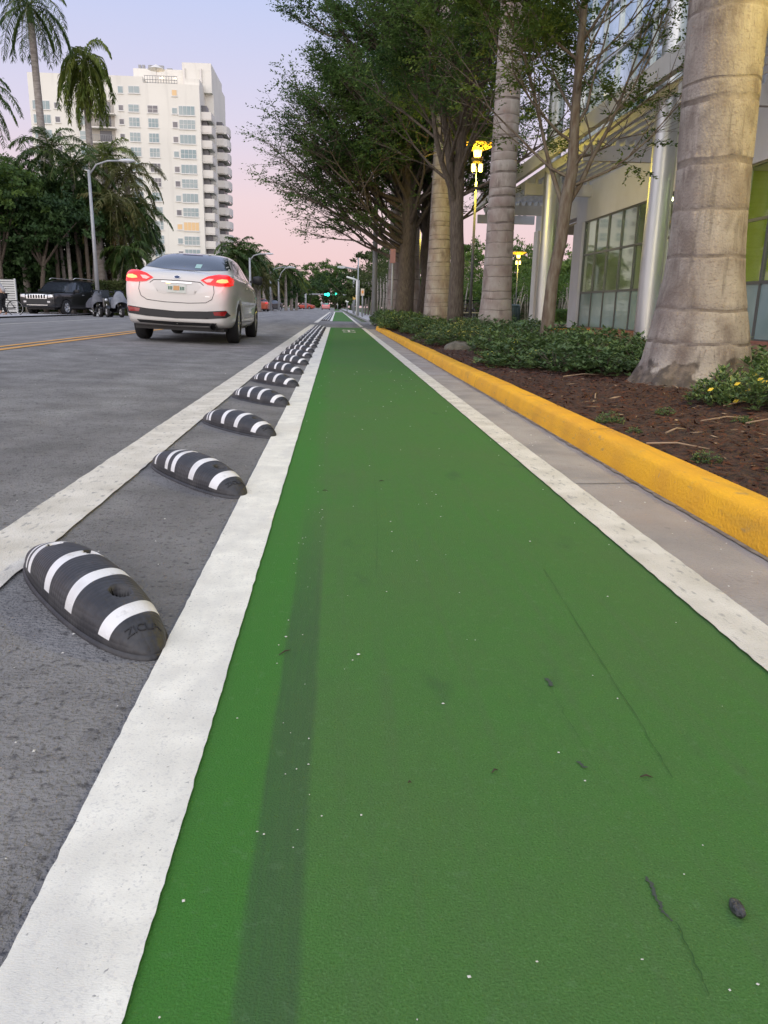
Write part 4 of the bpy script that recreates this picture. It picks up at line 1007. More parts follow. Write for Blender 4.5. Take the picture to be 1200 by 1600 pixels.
# low pale buildings seen under the trees
for (x0, x1, yb, hb, lb) in [(-34, -20, 64, 3.6, 'low pale rendered house seen between the tree trunks')]:
    hbt = thing('low_house', lb, 'house', ((x0 + x1) / 2, yb, 0)); mb = MB(); w2 = (x1 - x0) / 2; mb.box(-w2, w2, 0, 6, 0, hb); mb.build('wall', cream, hbt)
    mb = MB(); mb.box(-w2 - .3, w2 + .3, -.3, 6.3, hb, hb + .2); mb.build('roof', cream, hbt)
    for k in range(5): mb = MB(); mb.box(-w2 + 1 + k * 2.6, -w2 + 2.2 + k * 2.6, -.06, -.002, 1.0, 2.3); mb.build('window', wteal, hbt)

# ------------------------------------------------------------------ dense trees and palms on the left
def dense_tree(name, label, group, loc, blobs, n, ls, lm, seed, trunk=(.2, 3.0), bark=bark_dark, cat='tree'):
    nr = np.random.default_rng(seed); t = thing(name, label, cat, loc, group=group); P = []; Nn = []
    vol = np.array([b[3] * b[4] * b[5] for b in blobs]) ** .67; cnt = (vol / vol.sum() * n).astype(int)
    for (bx, by, bz, rx, ry, rz), c in zip(blobs, cnt):
        kc = max(6, c // 34); u = unit(nr.normal(0, 1, (kc, 3))); rr = nr.uniform(.72, 1.06, (kc, 1))
        u[:, 2] = np.where(u[:, 2] < -.4, -u[:, 2] * .6, u[:, 2])
        cl = u * rr; rep_ = np.repeat(cl, 34, 0) + nr.normal(0, .105, (kc * 34, 3)) * np.array([1, 1, .6])
        P.append(rep_ * np.array([rx, ry, rz]) + np.array([bx, by, bz])); Nn.append(np.repeat(u, 34, 0) + nr.normal(0, .55, (kc * 34, 3)) + np.array([0, 0, .5]))
    P = np.concatenate(P); Nn = np.concatenate(Nn); k = len(P); D = nr.normal(0, 1, (k, 3)); D[:, 2] -= .3; ll = nr.uniform(.7, 1.4, k) * ls
    quads_obj('crown', leaves(P, D, Nn, ll, ll * .5), lm, t)
    tb_ = MB(); h_ = trunk[1]; r_ = trunk[0]; rs = random.Random(seed)
    tb_.tube([(0, 0, -.1), (rs.gauss(0, .1), 0, h_ * .5), (rs.gauss(0, .2), 0, h_)], [r_, r_ * .8, r_ * .7], 8)
    for b in blobs[:6]: tb_.tube([(0, 0, h_ * .8), ((b[0]) * .5, b[1] * .5, (h_ + b[2]) * .5), (b[0], b[1], b[2] + b[5] * .2)], [r_ * .5, r_ * .35, r_ * .15], 6)
    tb_.build('trunk', bark, t); return t
GL = 'dense trees behind the parked cars'
def blobset(w_, h0, h1, d, n, seed):
    rs = random.Random(seed); return [(rs.uniform(-w_, w_), rs.uniform(-d, d), rs.uniform(h0, h1), rs.uniform(1.2, 2.0), rs.uniform(1.1, 1.8), rs.uniform(.9, 1.5)) for _ in range(n)]
for i, (px, Y, wd, h1, lb) in enumerate([(-25, 46, 3.0, 6.6, 'dark leafy tree at the far left edge above the louvred gate'), (45, 47, 2.9, 6.6, 'dense dark tree above the black jeep roof'), (105, 49, 2.6, 6.2, 'dense dark tree just left of the tall lamp pole')]):
    X = at(px, 450, Y)[0]
    dense_tree('broadleaf_tree', lb, GL, (X, Y, 0), blobset(wd, 1.6, h1, 1.6, 24, 50 + i), 22000, .23, fol_dark, 60 + i, (.22, 3))
dense_tree('broadleaf_tree', 'rounded mid green tree crown in front of the taller dark ones', GL, (at(70, 450, 44)[0], 44, 0), blobset(2.0, 3.0, 5.6, 1.0, 9, 91), 9000, .2, fol_dark, 92, (.15, 3))
dense_tree('broadleaf_tree', 'yellowish green tree top low at the left edge', GL, (at(5, 450, 43)[0], 43, 0), blobset(1.5, 4.4, 6.6, .8, 7, 93), 7000, .2, fol_mid, 94, (.15, 3))
for i, px in enumerate((92, 99, 104, 112, 126, 133, 141)):
    X = at(px, 450, 45)[0]; t = thing('understory_tree', 'thin bare leaning tree under the dark canopy behind the scooters', 'tree', (X, 45 + (i % 3) * .6, 0), group='thin stems under the dark trees')
    mb = MB(); ln = random.uniform(-.6, .6); mb.tube([(0, 0, 0), (ln * .4, 0, 1.6), (ln, 0, 4.2)], [.13, .11, .09], 7); mb.build('trunk', trunk_grey if i % 2 else bark_dark, t)
    mb = MB(); mb.tube([(ln, 0, 4.2), (ln * 1.3 + .3, .2, 5.2)], [.09, .05], 6); mb.build('branch', bark_dark, t)
def hedge(x0, x1, y, d, h, label, seed, m=fol_hedge, ls=.10, n=9000):
    nr = np.random.default_rng(seed); t = thing('hedge', label, 'hedge', ((x0 + x1) / 2, y, 0)); w2 = (x1 - x0) / 2
    f = nr.random(n); P = np.stack([nr.uniform(-w2, w2, n), nr.uniform(-d / 2, d / 2, n), nr.uniform(0, h, n)], 1)
    a = f < .5; P[a, 1] = -d / 2 + nr.normal(0, .05, a.sum()); b = (f >= .5) & (f < .85); P[b, 2] = h + nr.normal(0, .06, b.sum())
    ll = nr.uniform(.7, 1.3, n) * ls; quads_obj('foliage', leaves(P, nr.normal(0, 1, (n, 3)), nr.normal(0, 1, (n, 3)) + [0, -.5, .8], ll, ll * .55), m, t)
    c = MB(); c.box(-w2 + .08, w2 - .08, -d / 2 + .1, d / 2 - .1, 0, h - .1); c.build('stem', bark_dark, t)
hedge(at(112, 480, 47)[0], at(150, 480, 47)[0], 46.8, 1.2, 1.9, 'clipped olive hedge between the jeep and the lamp pole', 71)
hedge(at(150, 480, 43)[0], at(205, 480, 43)[0], 43.5, 1.2, 1.65, 'clipped hedge behind the scooters right of the lamp pole', 72)
hedge(at(-10, 480, 47)[0], at(108, 480, 47)[0], 50, 1.2, 2.6, 'tall dark hedge in deep shade behind the jeep', 73, m=fol_dark, ls=.16)
GPL = 'palms on the left side'
def pl(px, pytop, Y): x, z = at(px, pytop, Y); return x, z
# the two tall royal palms against the sky
x, z = pl(46, 8, 54)
palm('royal_palm', 'tallest royal palm with drooping fronds at the top left corner', (x + .2, 54, 0), z - .9, .30, .20, 19, 4.0, GPL, frond_green, 2.1, (1.1, -.75), seed=21, nleaf=48, lw=.05, ll=.75, lean=(-.012, 0), hang=1.3)
x, z = pl(130, 88, 56)
palm('royal_palm', 'bright green royal palm with hanging fronds in front of the cream tower', (x, 56, 0), z - 1.2, .27, .19, 24, 3.7, GPL, frond_yel, 3.6, (1.5, -1.1), seed=22, nleaf=60, lw=.07, ll=.75, dead=5, hang=1.8)
x, z = pl(-38, 165, 40)
palm('royal_palm', 'palm outside the left edge with only frond tips showing', (x, 40, 0), z, .2, .15, 15, 3.0, GPL, frond_green, 1.6, (1.0, -.7), seed=23, nleaf=40, lw=.04, ll=.55)
for i, (px, py, Y, fl, m, lb, dr) in enumerate([(25, 268, 46, 2.6, frond_green, 'dark shaggy palm crown low at the left edge', 1.6), (78, 232, 48, 2.8, frond_green, 'dark palm with upright spiky fronds beneath the tallest palm', 1.2), (112, 262, 47, 2.7, frond_green, 'dark palm crown below the bright green palm', 1.5),
        (165, 245, 50, 2.7, frond_yel, 'bright yellow-green palm crown beside the street lamp head', 1.6), (198, 272, 49, 2.8, frond_olive, 'olive palm with brown old fronds in front of the tower', 1.9),
        (178, 318, 46, 2.9, frond_olive, 'wide olive palm crown under the street lamp head', 2.0), (214, 330, 48, 2.5, frond_green, 'green palm with fronds arching right against the tower', 1.7), (200, 395, 45, 1.8, frond_green, 'short dark palm low beside the white sedan', 1.8),
        (228, 372, 52, 1.4, frond_green, 'small solitary palm silhouetted on the cream tower base', 1.8), (130, 300, 50, 2.6, frond_green, 'dark palm crown behind the tall lamp pole', 1.7), (170, 395, 48, 2.2, frond_olive, 'low olive palm crown right of the lamp pole', 2.2)]):
    x, z = pl(px, py, Y)
    palm('coconut_palm', lb, (x, Y, 0), max(1.2, z), .20 if i != 8 else .10, .13 if i != 8 else .07, 20, fl, GPL, m, dr, (1.25, -.6), seed=80 + i, nleaf=38, lw=.05, ll=.62, dead=3 if m is frond_olive else 0, shaft=False, hang=.9)
x, z = pl(150, 350, 44)
for (pxa, pxb, pyt, Y, r) in [(163, 148, 330, 46, .30), (177, 186, 350, 46, .13), (178, 200, 345, 47, .13)]:
    xa, _ = at(pxa, 480, Y); xb, zb = at(pxb, pyt, Y); t = thing('palm_trunk', 'bare pale leaning palm trunk right of the tall lamp pole', 'palm tree', (xa, Y, 0), group='pale leaning trunks by the lamp pole')
    mb = MB(); mb.tube([(0, 0, 0), ((xb - xa) * .35, 0, zb * .4), (xb - xa, 0, zb)], [r * 1.5, r, r * .8], 10); mb.build('trunk', trunk_grey, t)
    pts, q = frond_quads((xb - xa, 0, zb), (.4, -.2, .8), 2.2, 34, .05, .6, 2, random.Random(1)); Q = q
    for a in range(1, 9):
        pts, q = frond_quads((xb - xa, 0, zb), (math.cos(a * .8), math.sin(a * .8), .5), 2.2, 34, .05, .6, 2, random.Random(a)); Q += q
    quads_obj('frond', np.array([[tuple(v) for v in x_] for x_ in Q]), frond_green, t)

# ------------------------------------------------------------------ street lamps
def cobra(loc, h, arm, side, label, r=.09, group='cobra head street lamps', lit=0.0, ang_=0.0, rise=.55):
    t = thing('street_lamp', label, 'street lamp', loc, ang_, group)
    p = MB(); p.tube([(0, 0, -.1), (0, 0, h * .5), (0, 0, h)], [r, r * .8, r * .6], 10); p.lathe([(r * 1.9, 0), (r * 1.9, .05), (r * 1.1, .12)], 12, c=(0, 0, .0)); p.build('pole', polem, t)
    a = MB(); a.tube([(0, 0, h - .25), (side * arm * .25, 0, h + rise * .55), (side * arm * .6, 0, h + rise * .95), (side * arm, 0, h + rise)], [r * .4] * 4, 8); a.build('arm', polem, t)
    hd = MB(); hx = side * arm
    hd.lathe([(.001, 0), (.06, .02), (.10, .15), (.135, .4), (.11, .65), (.04, .78), (.001, .8)], 14, axis='x')
    hd.v = [(hx + (x_ - .1) * side, y_, h + rise + z_ * (.55 if z_ < 0 else .8)) for x_, y_, z_ in hd.v]
    hh = hd.build('lamp_head', mat('lamp_head_grey', (.55, .56, .57), .45), t)
    ln = MB(); ln.lathe([(.001, -.09), (.08, -.075), (.115, -.03), (.11, 0)], 14, c=(hx + side * .35, 0, h + rise)); ln.build('lens', mat('lamp_lens', (.7, .72, .75), .1, spec=.8), t)
    return t
x, _ = at(153.5, 470, 41); _, zt0 = at(140, 262, 41)
cobra((x, 41, 0), zt0 - .1, 1.55, 1, 'tall grey cobra head lamp in front of the dark trees', r=.11, ang_=0.0, rise=.45)
for (px, py, Y, arm, lb, rs_) in [(390, 403, 78, 1.6, 'first white street lamp in the far row, right of the sedan roof', .4), (422, 424, 92, 2.0, 'second lamp of the far left row with a long flat arm', .5), (435, 436, 102, 1.5, 'third lamp of the far left row with bent arm', 1.4)]:
    x, z = at(px, py, Y); cobra((x, Y, 0), z, arm, 1, lb, r=.14, rise=rs_)
# tall plain post and other poles on the right pavement
x, _ = at(585, 500, 30); _, zt1 = at(587, 240, 30)
t = thing('street_lamp', 'thick plain grey post rising into the twiggy tree beside the pavement', 'street lamp', (x, 30.2, 0.0)); p = MB(); p.tube([(0, 0, 0), (0, 0, 5), (.02, 0, 9.3)], [.10, .085, .065], 12); p.lathe([(.17, .05), (.17, .12), (.1, .2)], 12); p.build('pole', polem, t)
p = MB(); p.tube([(.02, 0, 9.2), (-.8, 0, 9.8), (-1.8, 0, 10)], .04, 8); p.build('arm', polem, t)
for (px, pt, pb, Y, lb, wd) in [(560, 403, 500, 62, 'slim bare pole standing on the far right pavement', .05), (553, 420, 492, 90, 'dim distant lamp pole with a short arm over the far pavement', .10)]:
    x, z = at(px, pt, Y); t = thing('street_lamp', lb, 'street lamp', (x, Y, 0)); p = MB(); p.tube([(0, 0, 0), (0, 0, z)], [wd * 1.2, wd], 8); p.build('pole', polem, t)
    p = MB(); zz_ = at(px, 421, Y)[1]; p.tube([(0, 0, zz_), (-1.0, 0, zz_ + .15)], .05, 6); p.build('arm', polem, t)
    p = MB(); p.box(-1.6, -1.0, -.12, .12, zz_ + .08, zz_ + .22); p.build('lamp_head', mat('lamp_head_grey', (.55, .56, .57), .45), t)
x, z = at(559, 438, 64); t = thing('light_pole', 'white pole with small lamp head on the far right pavement', 'street lamp', (x, 64, 0)); p = MB(); p.tube([(0, 0, 0), (0, 0, z)], .14, 8); p.build('pole', mat('white_metal', (.75, .75, .72), .5), t)
p = MB(); p.tube([(0, 0, z), (-.9, 0, z + .25)], .07, 6); p.build('arm', mat('white_metal', (.75, .75, .72), .5), t)
# signs
def sign(px, pt, pb, pbase, Y, wpx, col, label, back=(.45, .42, .4), rnd=False, mark=None):
    x, z1 = at(px, pt, Y); _, z0 = at(px, pb, Y); w_ = wpx / FPX * Y; t = thing('road_sign', label, 'sign', (x, Y, 0))
    p = MB(); p.tube([(0, .03, 0), (0, .03, z1)], .03 + Y * .0003, 6); p.build('post', polem, t)
    p = MB()
    if rnd: p.lathe([(.001, -.012), (w_ / 2, -.012), (w_ / 2, .004), (.001, .004)], 20, c=(0, -.01, (z0 + z1) / 2), axis='y')
    else: p.box(-w_ / 2, w_ / 2, -.022, -.002, z0, z1)
    p.build('panel', mat('sign_%s' % label[:9], col, .6), t)
    if mark:
        p = MB(); p.box(-w_ * .3, w_ * .3, -.03, -.023, (z0 + z1) / 2 - (z1 - z0) * .18, (z0 + z1) / 2 + (z1 - z0) * .22); p.build('marking', mat('sign_mark_%s' % label[:9], mark, .6), t)
sign(614, 389, 411, 500, 27.5, 8, (.34, .17, .17), 'reddish vertical sign panel beside the twiggy tree trunk')
sign(566.5, 451, 462, 502, 55, 5, (.72, .62, .50), 'small orange and white sign on a post in front of the pavement trees', mark=(.80, .32, .08))
sign(553.5, 460, 468, 497, 75, 4.5, (.70, .45, .12), 'small amber sign on the farther pavement post')
sign(542.5, 465, 472, 490, 100, 4.5, (.80, .80, .76), 'small white sign near the far signal')
sign(527.5, 473, 478, 484, 190, 3.0, (.80, .80, .76), 'tiny white round sign right of the pink car', rnd=True)
sign(502.5, 471.5, 475.5, 484, 195, 3.0, (.80, .80, .76), 'tiny white round sign left of the pink car', rnd=True)
# traffic signal gantry
teal = mat('signal_green', (0.1, .8, .6), .4, emit=(0.02, .85, .55), estr=2.2); GY = 190
x0, zb_ = at(477.5, 459.5, GY); x1, _ = at(551, 459.5, GY)
t = thing('traffic_signal', 'signal mast arm across the far road with two green lights', 'traffic light', (x0, GY, 0))
p = MB(); p.tube([(0, 0, 0), (0, 0, zb_)], .22, 8); p.build('pole', polem, t)
p = MB(); p.tube([(x1 - x0, 0, 0), (x1 - x0, 0, zb_)], .22, 8); p.build('pole', polem, t)
p = MB(); p.tube([(0, 0, zb_), (x1 - x0, 0, zb_)], .16, 8); p.build('mast_arm', polem, t)
for px in (512.5, 524.5):
    xx_ = at(px, 459, GY)[0] - x0; p = MB(); p.box(xx_ - 1.0, xx_ + .6, -.35, -.15, zb_ - .5, zb_ + .5); hb = p.build('signal_head', black, t)
    p = MB(); p.lathe([(.001, -.14), (.3, -.12), (.42, 0)], 14, c=(xx_, -.36, zb_), axis='y'); p.build('green_light', teal, hb)
    p = MB(); p.lathe([(.001, -.14), (.2, -.12), (.28, 0)], 14, c=(xx_ - .62, -.36, zb_), axis='y'); p.build('green_light', teal, hb)
wr = MB(); xa, za = at(470, 421, 150); xb, zb2 = at(620, 422.5, 150); wr.tube([(xa - 6, 150, za + .1), (xa, 150, za), (xb, 150, zb2), (xb + 10, 150, zb2 + .4)], .05, 4)
tag(wr.build('overhead_wire', black), 'thin overhead wire crossing the far end of the street', 'wire')

# far palms and trees closing the street
GF = 'palms along the far left pavement'
for i, (px, py, Y, m, lb) in enumerate([(372, 388, 82, frond_green, 'tall dark palm just right of the tower balconies'), (386, 402, 84, frond_green, 'dark palm crown behind the first far lamp'), (398, 408, 90, frond_green, 'dark palm crown right of the first far lamp'),
        (412, 420, 112, frond_green, 'small dark palm crown left of the second far lamp'), (404, 432, 88, frond_olive, 'low olive palm behind the sedan mirror'), (446, 422, 118, frond_green, 'dark palm behind the third far lamp'), (436, 432, 121, frond_green, 'small dark palm between the second and third far lamps'),
        (455, 428, 124, frond_green, 'dark palm left of the bright one'), (463, 438, 130, frond_yel, 'bright yellow-green lit palm at the end of the far row'), (364, 402, 80, frond_green, 'low dark palm half behind the sedan roof'), (424, 440, 116, frond_olive, 'low olive palm under the second far lamp')]):
    x, z = at(px, py, Y); palm('coconut_palm', lb, (x, Y, 0), z, .26, .16, 18, 2.9, GF, m, 1.5, (1.3, -.6), seed=120 + i, nleaf=26, lw=.11, ll=.8, shaft=False)
for i, (px, Y, wd, h0, h1, lb, m) in enumerate([(345, 95, 4, 1.5, 4.5, 'dark shrubby tree behind the sedan on the far left', fol_dark), (385, 100, 4.5, 1.5, 5, 'dark tree under the far palms', fol_dark), (425, 125, 5, 1.5, 5, 'dark tree mass behind the second far lamp', fol_dark), (455, 140, 4.5, 1.5, 5, 'dark tree left of the signal', fol_dark),
        (485, 240, 8, 2, 9, 'far green tree left of the green lights', fol_mid), (505, 245, 8, 3, 12, 'far tree with reddish top above the green lights', fol_mid), (524, 240, 7, 2, 11, 'far green tree right above the green lights', fol_mid), (543, 230, 7, 2, 9, 'far dark tree right of the green lights', fol_dark),
        (584, 120, 3.5, 1.5, 5.5, 'mid green tree above the orange sign', fol_mid), (585, 85, 4, 1.2, 6, 'olive street tree behind the thick grey post', fol_hedge), (602, 70, 3.5, 1.2, 6.2, 'olive street tree left of the big dark trunk', fol_hedge)]):
    bl_ = blobset(wd, h0, h1, 2, 9, 200 + i); f = Y / 90.0
    bl_ = [(a, b, c, r1 * f * .9, r2 * f * .9, r3 * f * .9) for a, b, c, r1, r2, r3 in bl_]
    dense_tree('broadleaf_tree', lb, 'trees at the far end of the street', (at(px, 470, Y)[0], Y, 0), bl_, 4500, .16 + Y * .0018, m, 230 + i, (.25, h1 * .4))
for i in range(12):
    px = 566 + i * 4.6; Y = 74 - i * 2.2; x = at(px, 490, Y)[0]; h_ = 3.0
    t = thing('pavement_tree', 'thin pale tree stem in the far pavement row', 'tree', (x, Y, 0), group='thin pale stems along the far right pavement'); mb = MB(); mb.tube([(0, 0, 0), (.05, 0, 1.5), (0, 0, h_)], [.10, .08, .06], 6); mb.build('trunk', trunk_grey, t)
    nr = np.random.default_rng(i); k = 420; P = nr.normal(0, .55, (k, 3)) + [0, 0, h_ + .3]; quads_obj('crown', leaves(P, nr.normal(0, 1, (k, 3)), nr.normal(0, 1, (k, 3)), nr.uniform(.1, .2, k), nr.uniform(.05, .09, k)), fol_hedge, t)
# garden trees behind the bed and under the canopy
GG = 'garden trees behind the bed'
for i, (px, Y, wd, h0, h1, lb, m) in enumerate([(690, 60, 2.0, 2.0, 4.2, 'small bright garden tree right of the yellow-lit palm', fol_bright), (735, 64, 2.6, 1.6, 5.6, 'leafy garden tree left of the second palm', fol_mid), (770, 68, 2.6, 1.6, 5.6, 'leafy garden tree behind the second palm', fol_bright), (812, 62, 2.4, 1.5, 5.2, 'dark garden tree behind the small amber lamp', fol_mid),
        (640, 66, 2.6, 1.2, 4.2, 'olive tree between the dark trunks', fol_hedge), (872, 56, 2.2, 2.2, 4.0, 'bright green tree seen through the porch', fol_bright), (895, 60, 2.8, 1.0, 3.4, 'dark shrubby tree at the back of the porch view', fol_mid), (850, 66, 3.0, 1.5, 4.5, 'green tree behind the white pillar', fol_mid)]):
    dense_tree('garden_tree', lb, GG, (at(px, 480, Y)[0], Y, 0), blobset(wd, h0, h1, 1.5, 11, 300 + i), 7000, .20, m, 330 + i, (.09, h0 + .8), trunk_grey)
for i in range(34):
    px = random.choice([random.uniform(690, 830), random.uniform(855, 900)]); Y = random.uniform(50, 56); x = at(px, 480, Y)[0]; h_ = random.uniform(1.6, 2.6); l_ = random.uniform(-.5, .5)
    t = thing('garden_sapling', 'thin pale bare-stemmed sapling of the garden thicket', 'tree', (x, Y, 0), group='thin pale stems in the garden'); mb = MB(); mb.tube([(0, 0, 0), (l_ * .4, 0, h_ * .6), (l_, 0, h_)], [.05, .045, .03], 5); mb.build('trunk', trunk_grey, t)
    nr = np.random.default_rng(500 + i); k = 160; P = nr.normal(0, .35, (k, 3)) + [l_, 0, h_ + .1]; quads_obj('crown', leaves(P, nr.normal(0, 1, (k, 3)), nr.normal(0, 1, (k, 3)), nr.uniform(.12, .2, k), nr.uniform(.06, .09, k)), fol_mid, t)
hedge(at(740, 480, 66)[0] - 6, at(905, 480, 66)[0] + 3, 58.5, 1.0, 1.3, 'dark hedge closing the garden behind the stems', 74, m=fol_dark, ls=.14)
hedge(at(862, 495, 46)[0], at(893, 495, 46)[0], 46, 1.0, .7, 'low box hedge on the lawn seen through the porch', 75, m=fol_mid, ls=.08, n=3000)
# litter bin
x, y = at(803, 495, 40)[0], 40
t = thing('litter_bin', 'dark green ribbed litter bin on the path beyond the second palm', 'bin', (x, y, 0)); mb = MB(); mb.lathe([(.001, 0), (.26, 0), (.27, .05), (.29, .85), (.26, .88)], 20)
for k in range(20): a = k * .314; mb.tube([(.285 * math.cos(a), .285 * math.sin(a), .06), (.30 * math.cos(a), .30 * math.sin(a), .84)], .012, 4)
binm = mat('bin_green', (0.02, 0.045, 0.04), .5); mb.build('body', binm, t); mb = MB(); mb.lathe([(.30, .86), (.31, .90), (.22, .97), (.12, .98)], 20); mb.build('lid', binm, t)
# parked bicycles at the rack
def bicycle(loc, rz, label, group=None, col=(.03, .03, .035), sc_=1.0):
    t = thing('bicycle', label, 'bicycle', loc, rz, group); t.scale = (sc_,) * 3; fm_ = mat('bike_frame_%.2f' % col[0], col, .4)
    for x_ in (-.52, .52):
        w_ = MB(); w_.lathe([(.31, -.018), (.34, -.018), (.345, 0), (.34, .018), (.31, .018), (.31, -.018)], 24, c=(x_, 0, .345), axis='y'); wo_ = w_.build('wheel', mat('tyre', (.015, .015, .016), .8), t)
        w_ = MB(); w_.lathe([(.30, -.01), (.312, -.01), (.312, .01), (.30, .01), (.30, -.01)], 24, c=(x_, 0, .345), axis='y')
        for k in range(9): a = k * .698; w_.tube([(x_, 0, .345), (x_ + .30 * math.cos(a), 0, .345 + .30 * math.sin(a))], .004, 3)
        w_.build('rim', mat('rim_alloy', (.55, .55, .56), .3, metal=.8), wo_)
    f = MB(); B0 = (-.08, 0, .30); S0 = (-.18, 0, .80); Hd = (.33, 0, .82)
    for a, b in ((B0, S0), (S0, Hd), (B0, (.36, 0, .70)), (B0, (-.52, 0, .345)), (S0, (-.52, 0, .345)), (Hd, (.52, 0, .345))): f.tube([a, b], .017, 6)
    f.build('frame', fm_, t)
    h_ = MB(); h_.tube([(.33, 0, .82), (.31, 0, .98)], .014, 6); h_.tube([(.36, -.28, 1.0), (.31, 0, .98), (.36, .28, 1.0)], .013, 6); h_.build('handlebar', black, t)
    s_ = MB(); s_.tube([S0, (-.20, 0, .93)], .013, 6); s_.box(-.32, -.08, -.06, .06, .93, .97); s_.build('saddle', black, t); return t
for i, (px, lb) in enumerate([(700, 'first parked bicycle behind the bed, by the yellow-lit palm'), (712, 'second parked bicycle, behind the forked tree trunk'), (724, 'third parked bicycle right of the forked trunk'), (735, 'fourth parked bicycle, next to the second palm')]):
    bicycle((at(px, 490, 31.5 + i * .4)[0], 31.5 + i * .4, .05), .4 + i * .25, lb, 'bicycles at the rack')
t = thing('bicycle_rack', 'pale metal bicycle rack rails among the parked bikes', 'bike rack', (at(717, 490, 31)[0], 31, .05)); mb = MB()
mb.tube([(-.9, 0, .5), (1.0, 0, .5)], .025, 6); mb.build('rail', mat('rack_metal', (.6, .58, .45), .5), t)
for x_ in (-.8, 0, .8): mb = MB(); mb.tube([(x_, 0, 0), (x_, 0, .5)], .025, 6); mb.build('post', mat('rack_metal', (.6, .58, .45), .5), t)

for i in range(16):
    X = -62 + i * 9.0; nr = random.Random(700 + i)
    if -9 < X < 4: Yb = 262
    else: Yb = 235
    bl_ = [(nr.uniform(-4, 4), nr.uniform(-2, 2), nr.uniform(.6, 4.5) + (1.5 if i > 8 and _ > 4 else 0), nr.uniform(3.5, 5), 2.5, nr.uniform(2.2, 3.4)) for _ in range(11)]
    dense_tree('background_tree', 'far dark tree in the belt closing the end of the street', 'tree belt closing the street', (X, Yb, 0), bl_, 3200, .85, fol_dark if i % 2 else fol_mid, 720 + i, (.3, 2))

# ------------------------------------------------------------------ vehicles
def paint_mat(name, col, rough=.28, metal=.0, coat=.6): return mat(name, col, rough, metal, coat=coat, var=tuple(c * .93 for c in col), scale=1.2)
tyrem = mat('tyre', (.015, .015, .016), .8); rimm = mat('rim_alloy', (.55, .55, .56), .3, metal=.8)
cglass = mat('car_glass', (.025, .03, .04), .08, spec=.6, coat=.3)
chromem = mat('chrome', (.82, .82, .82), .3, metal=.7)
plastic = mat('black_plastic', (.02, .02, .021), .55)
taillit = mat('tail_light_lit', (.6, .01, .01), .2, emit=(1.0, .008, .006), estr=.62, coat=.4)
tailcore = mat('tail_light_core', (1, .5, .2), .3, emit=(1.0, .20, .05), estr=1.6)
taildark = mat('tail_light_dark', (.25, .008, .012), .15, coat=.8)
lampclear = mat('headlamp_clear', (.6, .62, .65), .1, metal=.4, coat=.8)
def car_body(st):
    """st: list of stations (y, z_bottom, z_belt, z_top, half width, half width of the roof)"""
    vs = []; fs = []; n = 13
    for (y, zb, zbelt, zt, w_, wt) in st:
        hb = zbelt - zb
        if zt - zbelt < .03: top = [(w_ * .95, zbelt - .03), (w_ * .86, zt), (w_ * .80, zt + .003), (w_ * .62, zt + .012), (0, zt + .02)]
        else: top = [(w_ * .955, zbelt), (w_ * .93, zbelt + .02), (wt + (w_ * .93 - wt) * .12, zt - .09), (wt * .88, zt - .012), (0, zt + .012)]
        half = [(0, zb), (w_ * .80, zb), (w_ * .93, zb + .03), (w_ * .985, zb + hb * .22), (w_ * .975, zb + hb * .40), (w_, zb + hb * .66), (w_ * .985, zb + hb * .84), (w_ * .965, zb + hb * .95)] + top
        vs += [(x, y, z) for x, z in half] + [(-x, y, z) for x, z in half[1:-1][::-1]]
        n = len(half) * 2 - 2
    m = len(st)
    fs = [(i * n + k, i * n + (k + 1) % n, (i + 1) * n + (k + 1) % n, (i + 1) * n + k) for i in range(m - 1) for k in range(n)]
    h = n // 2
    for base, rv in ((0, False), ((m - 1) * n, True)):
        for k in range(h):
            a, b_, c, d = k, k + 1, (n - k - 1) % n if k + 1 <= h - 1 else None, (n - k) % n
            q = [base + k, base + k + 1] + ([base + n - k - 1] if k + 1 < h else []) + ([base + n - k] if k > 0 else [])
            fs.append(tuple(q if rv else q[::-1]))
    mb = MB(); mb.add(vs, fs, 0, True); return mb
def bake(o):
    dg = bpy.context.evaluated_depsgraph_get(); me = bpy.data.meshes.new_from_object(o.evaluated_get(dg)); nm = o.data.name; o.modifiers.clear(); o.data = me; me.name = nm; return o
def body_obj(st, m, parent, wheels, wr, width, levels=2):
    o = car_body(st).build('body', m, parent); s_ = o.modifiers.new('s', 'SUBSURF'); s_.levels = levels; s_.render_levels = levels
    bpy.context.view_layer.update(); bake(o)
    bm = bmesh.new(); bm.from_mesh(o.data); bvh = BVHTree.FromBMesh(bm); bm.free()
    # wheel openings
    cut = MB()
    for y in wheels:
        for sx in (-1, 1): cut.lathe([(.0001, 0), (wr + .045, 0), (wr + .045, .45), (.0001, .45)], 36, c=(sx * (width - .30) if sx > 0 else -(width - .30) - .45 + .0, y, wr), axis='x', smooth=False)
    c = cut.build('cut', black); b = o.modifiers.new('b', 'BOOLEAN'); b.object = c; b.operation = 'DIFFERENCE'; b.solver = 'EXACT'
    c.parent = parent; bpy.context.view_layer.update(); bake(o); bpy.data.objects.remove(c)
    for p in o.data.polygons: p.use_smooth = True
    return o, bvh
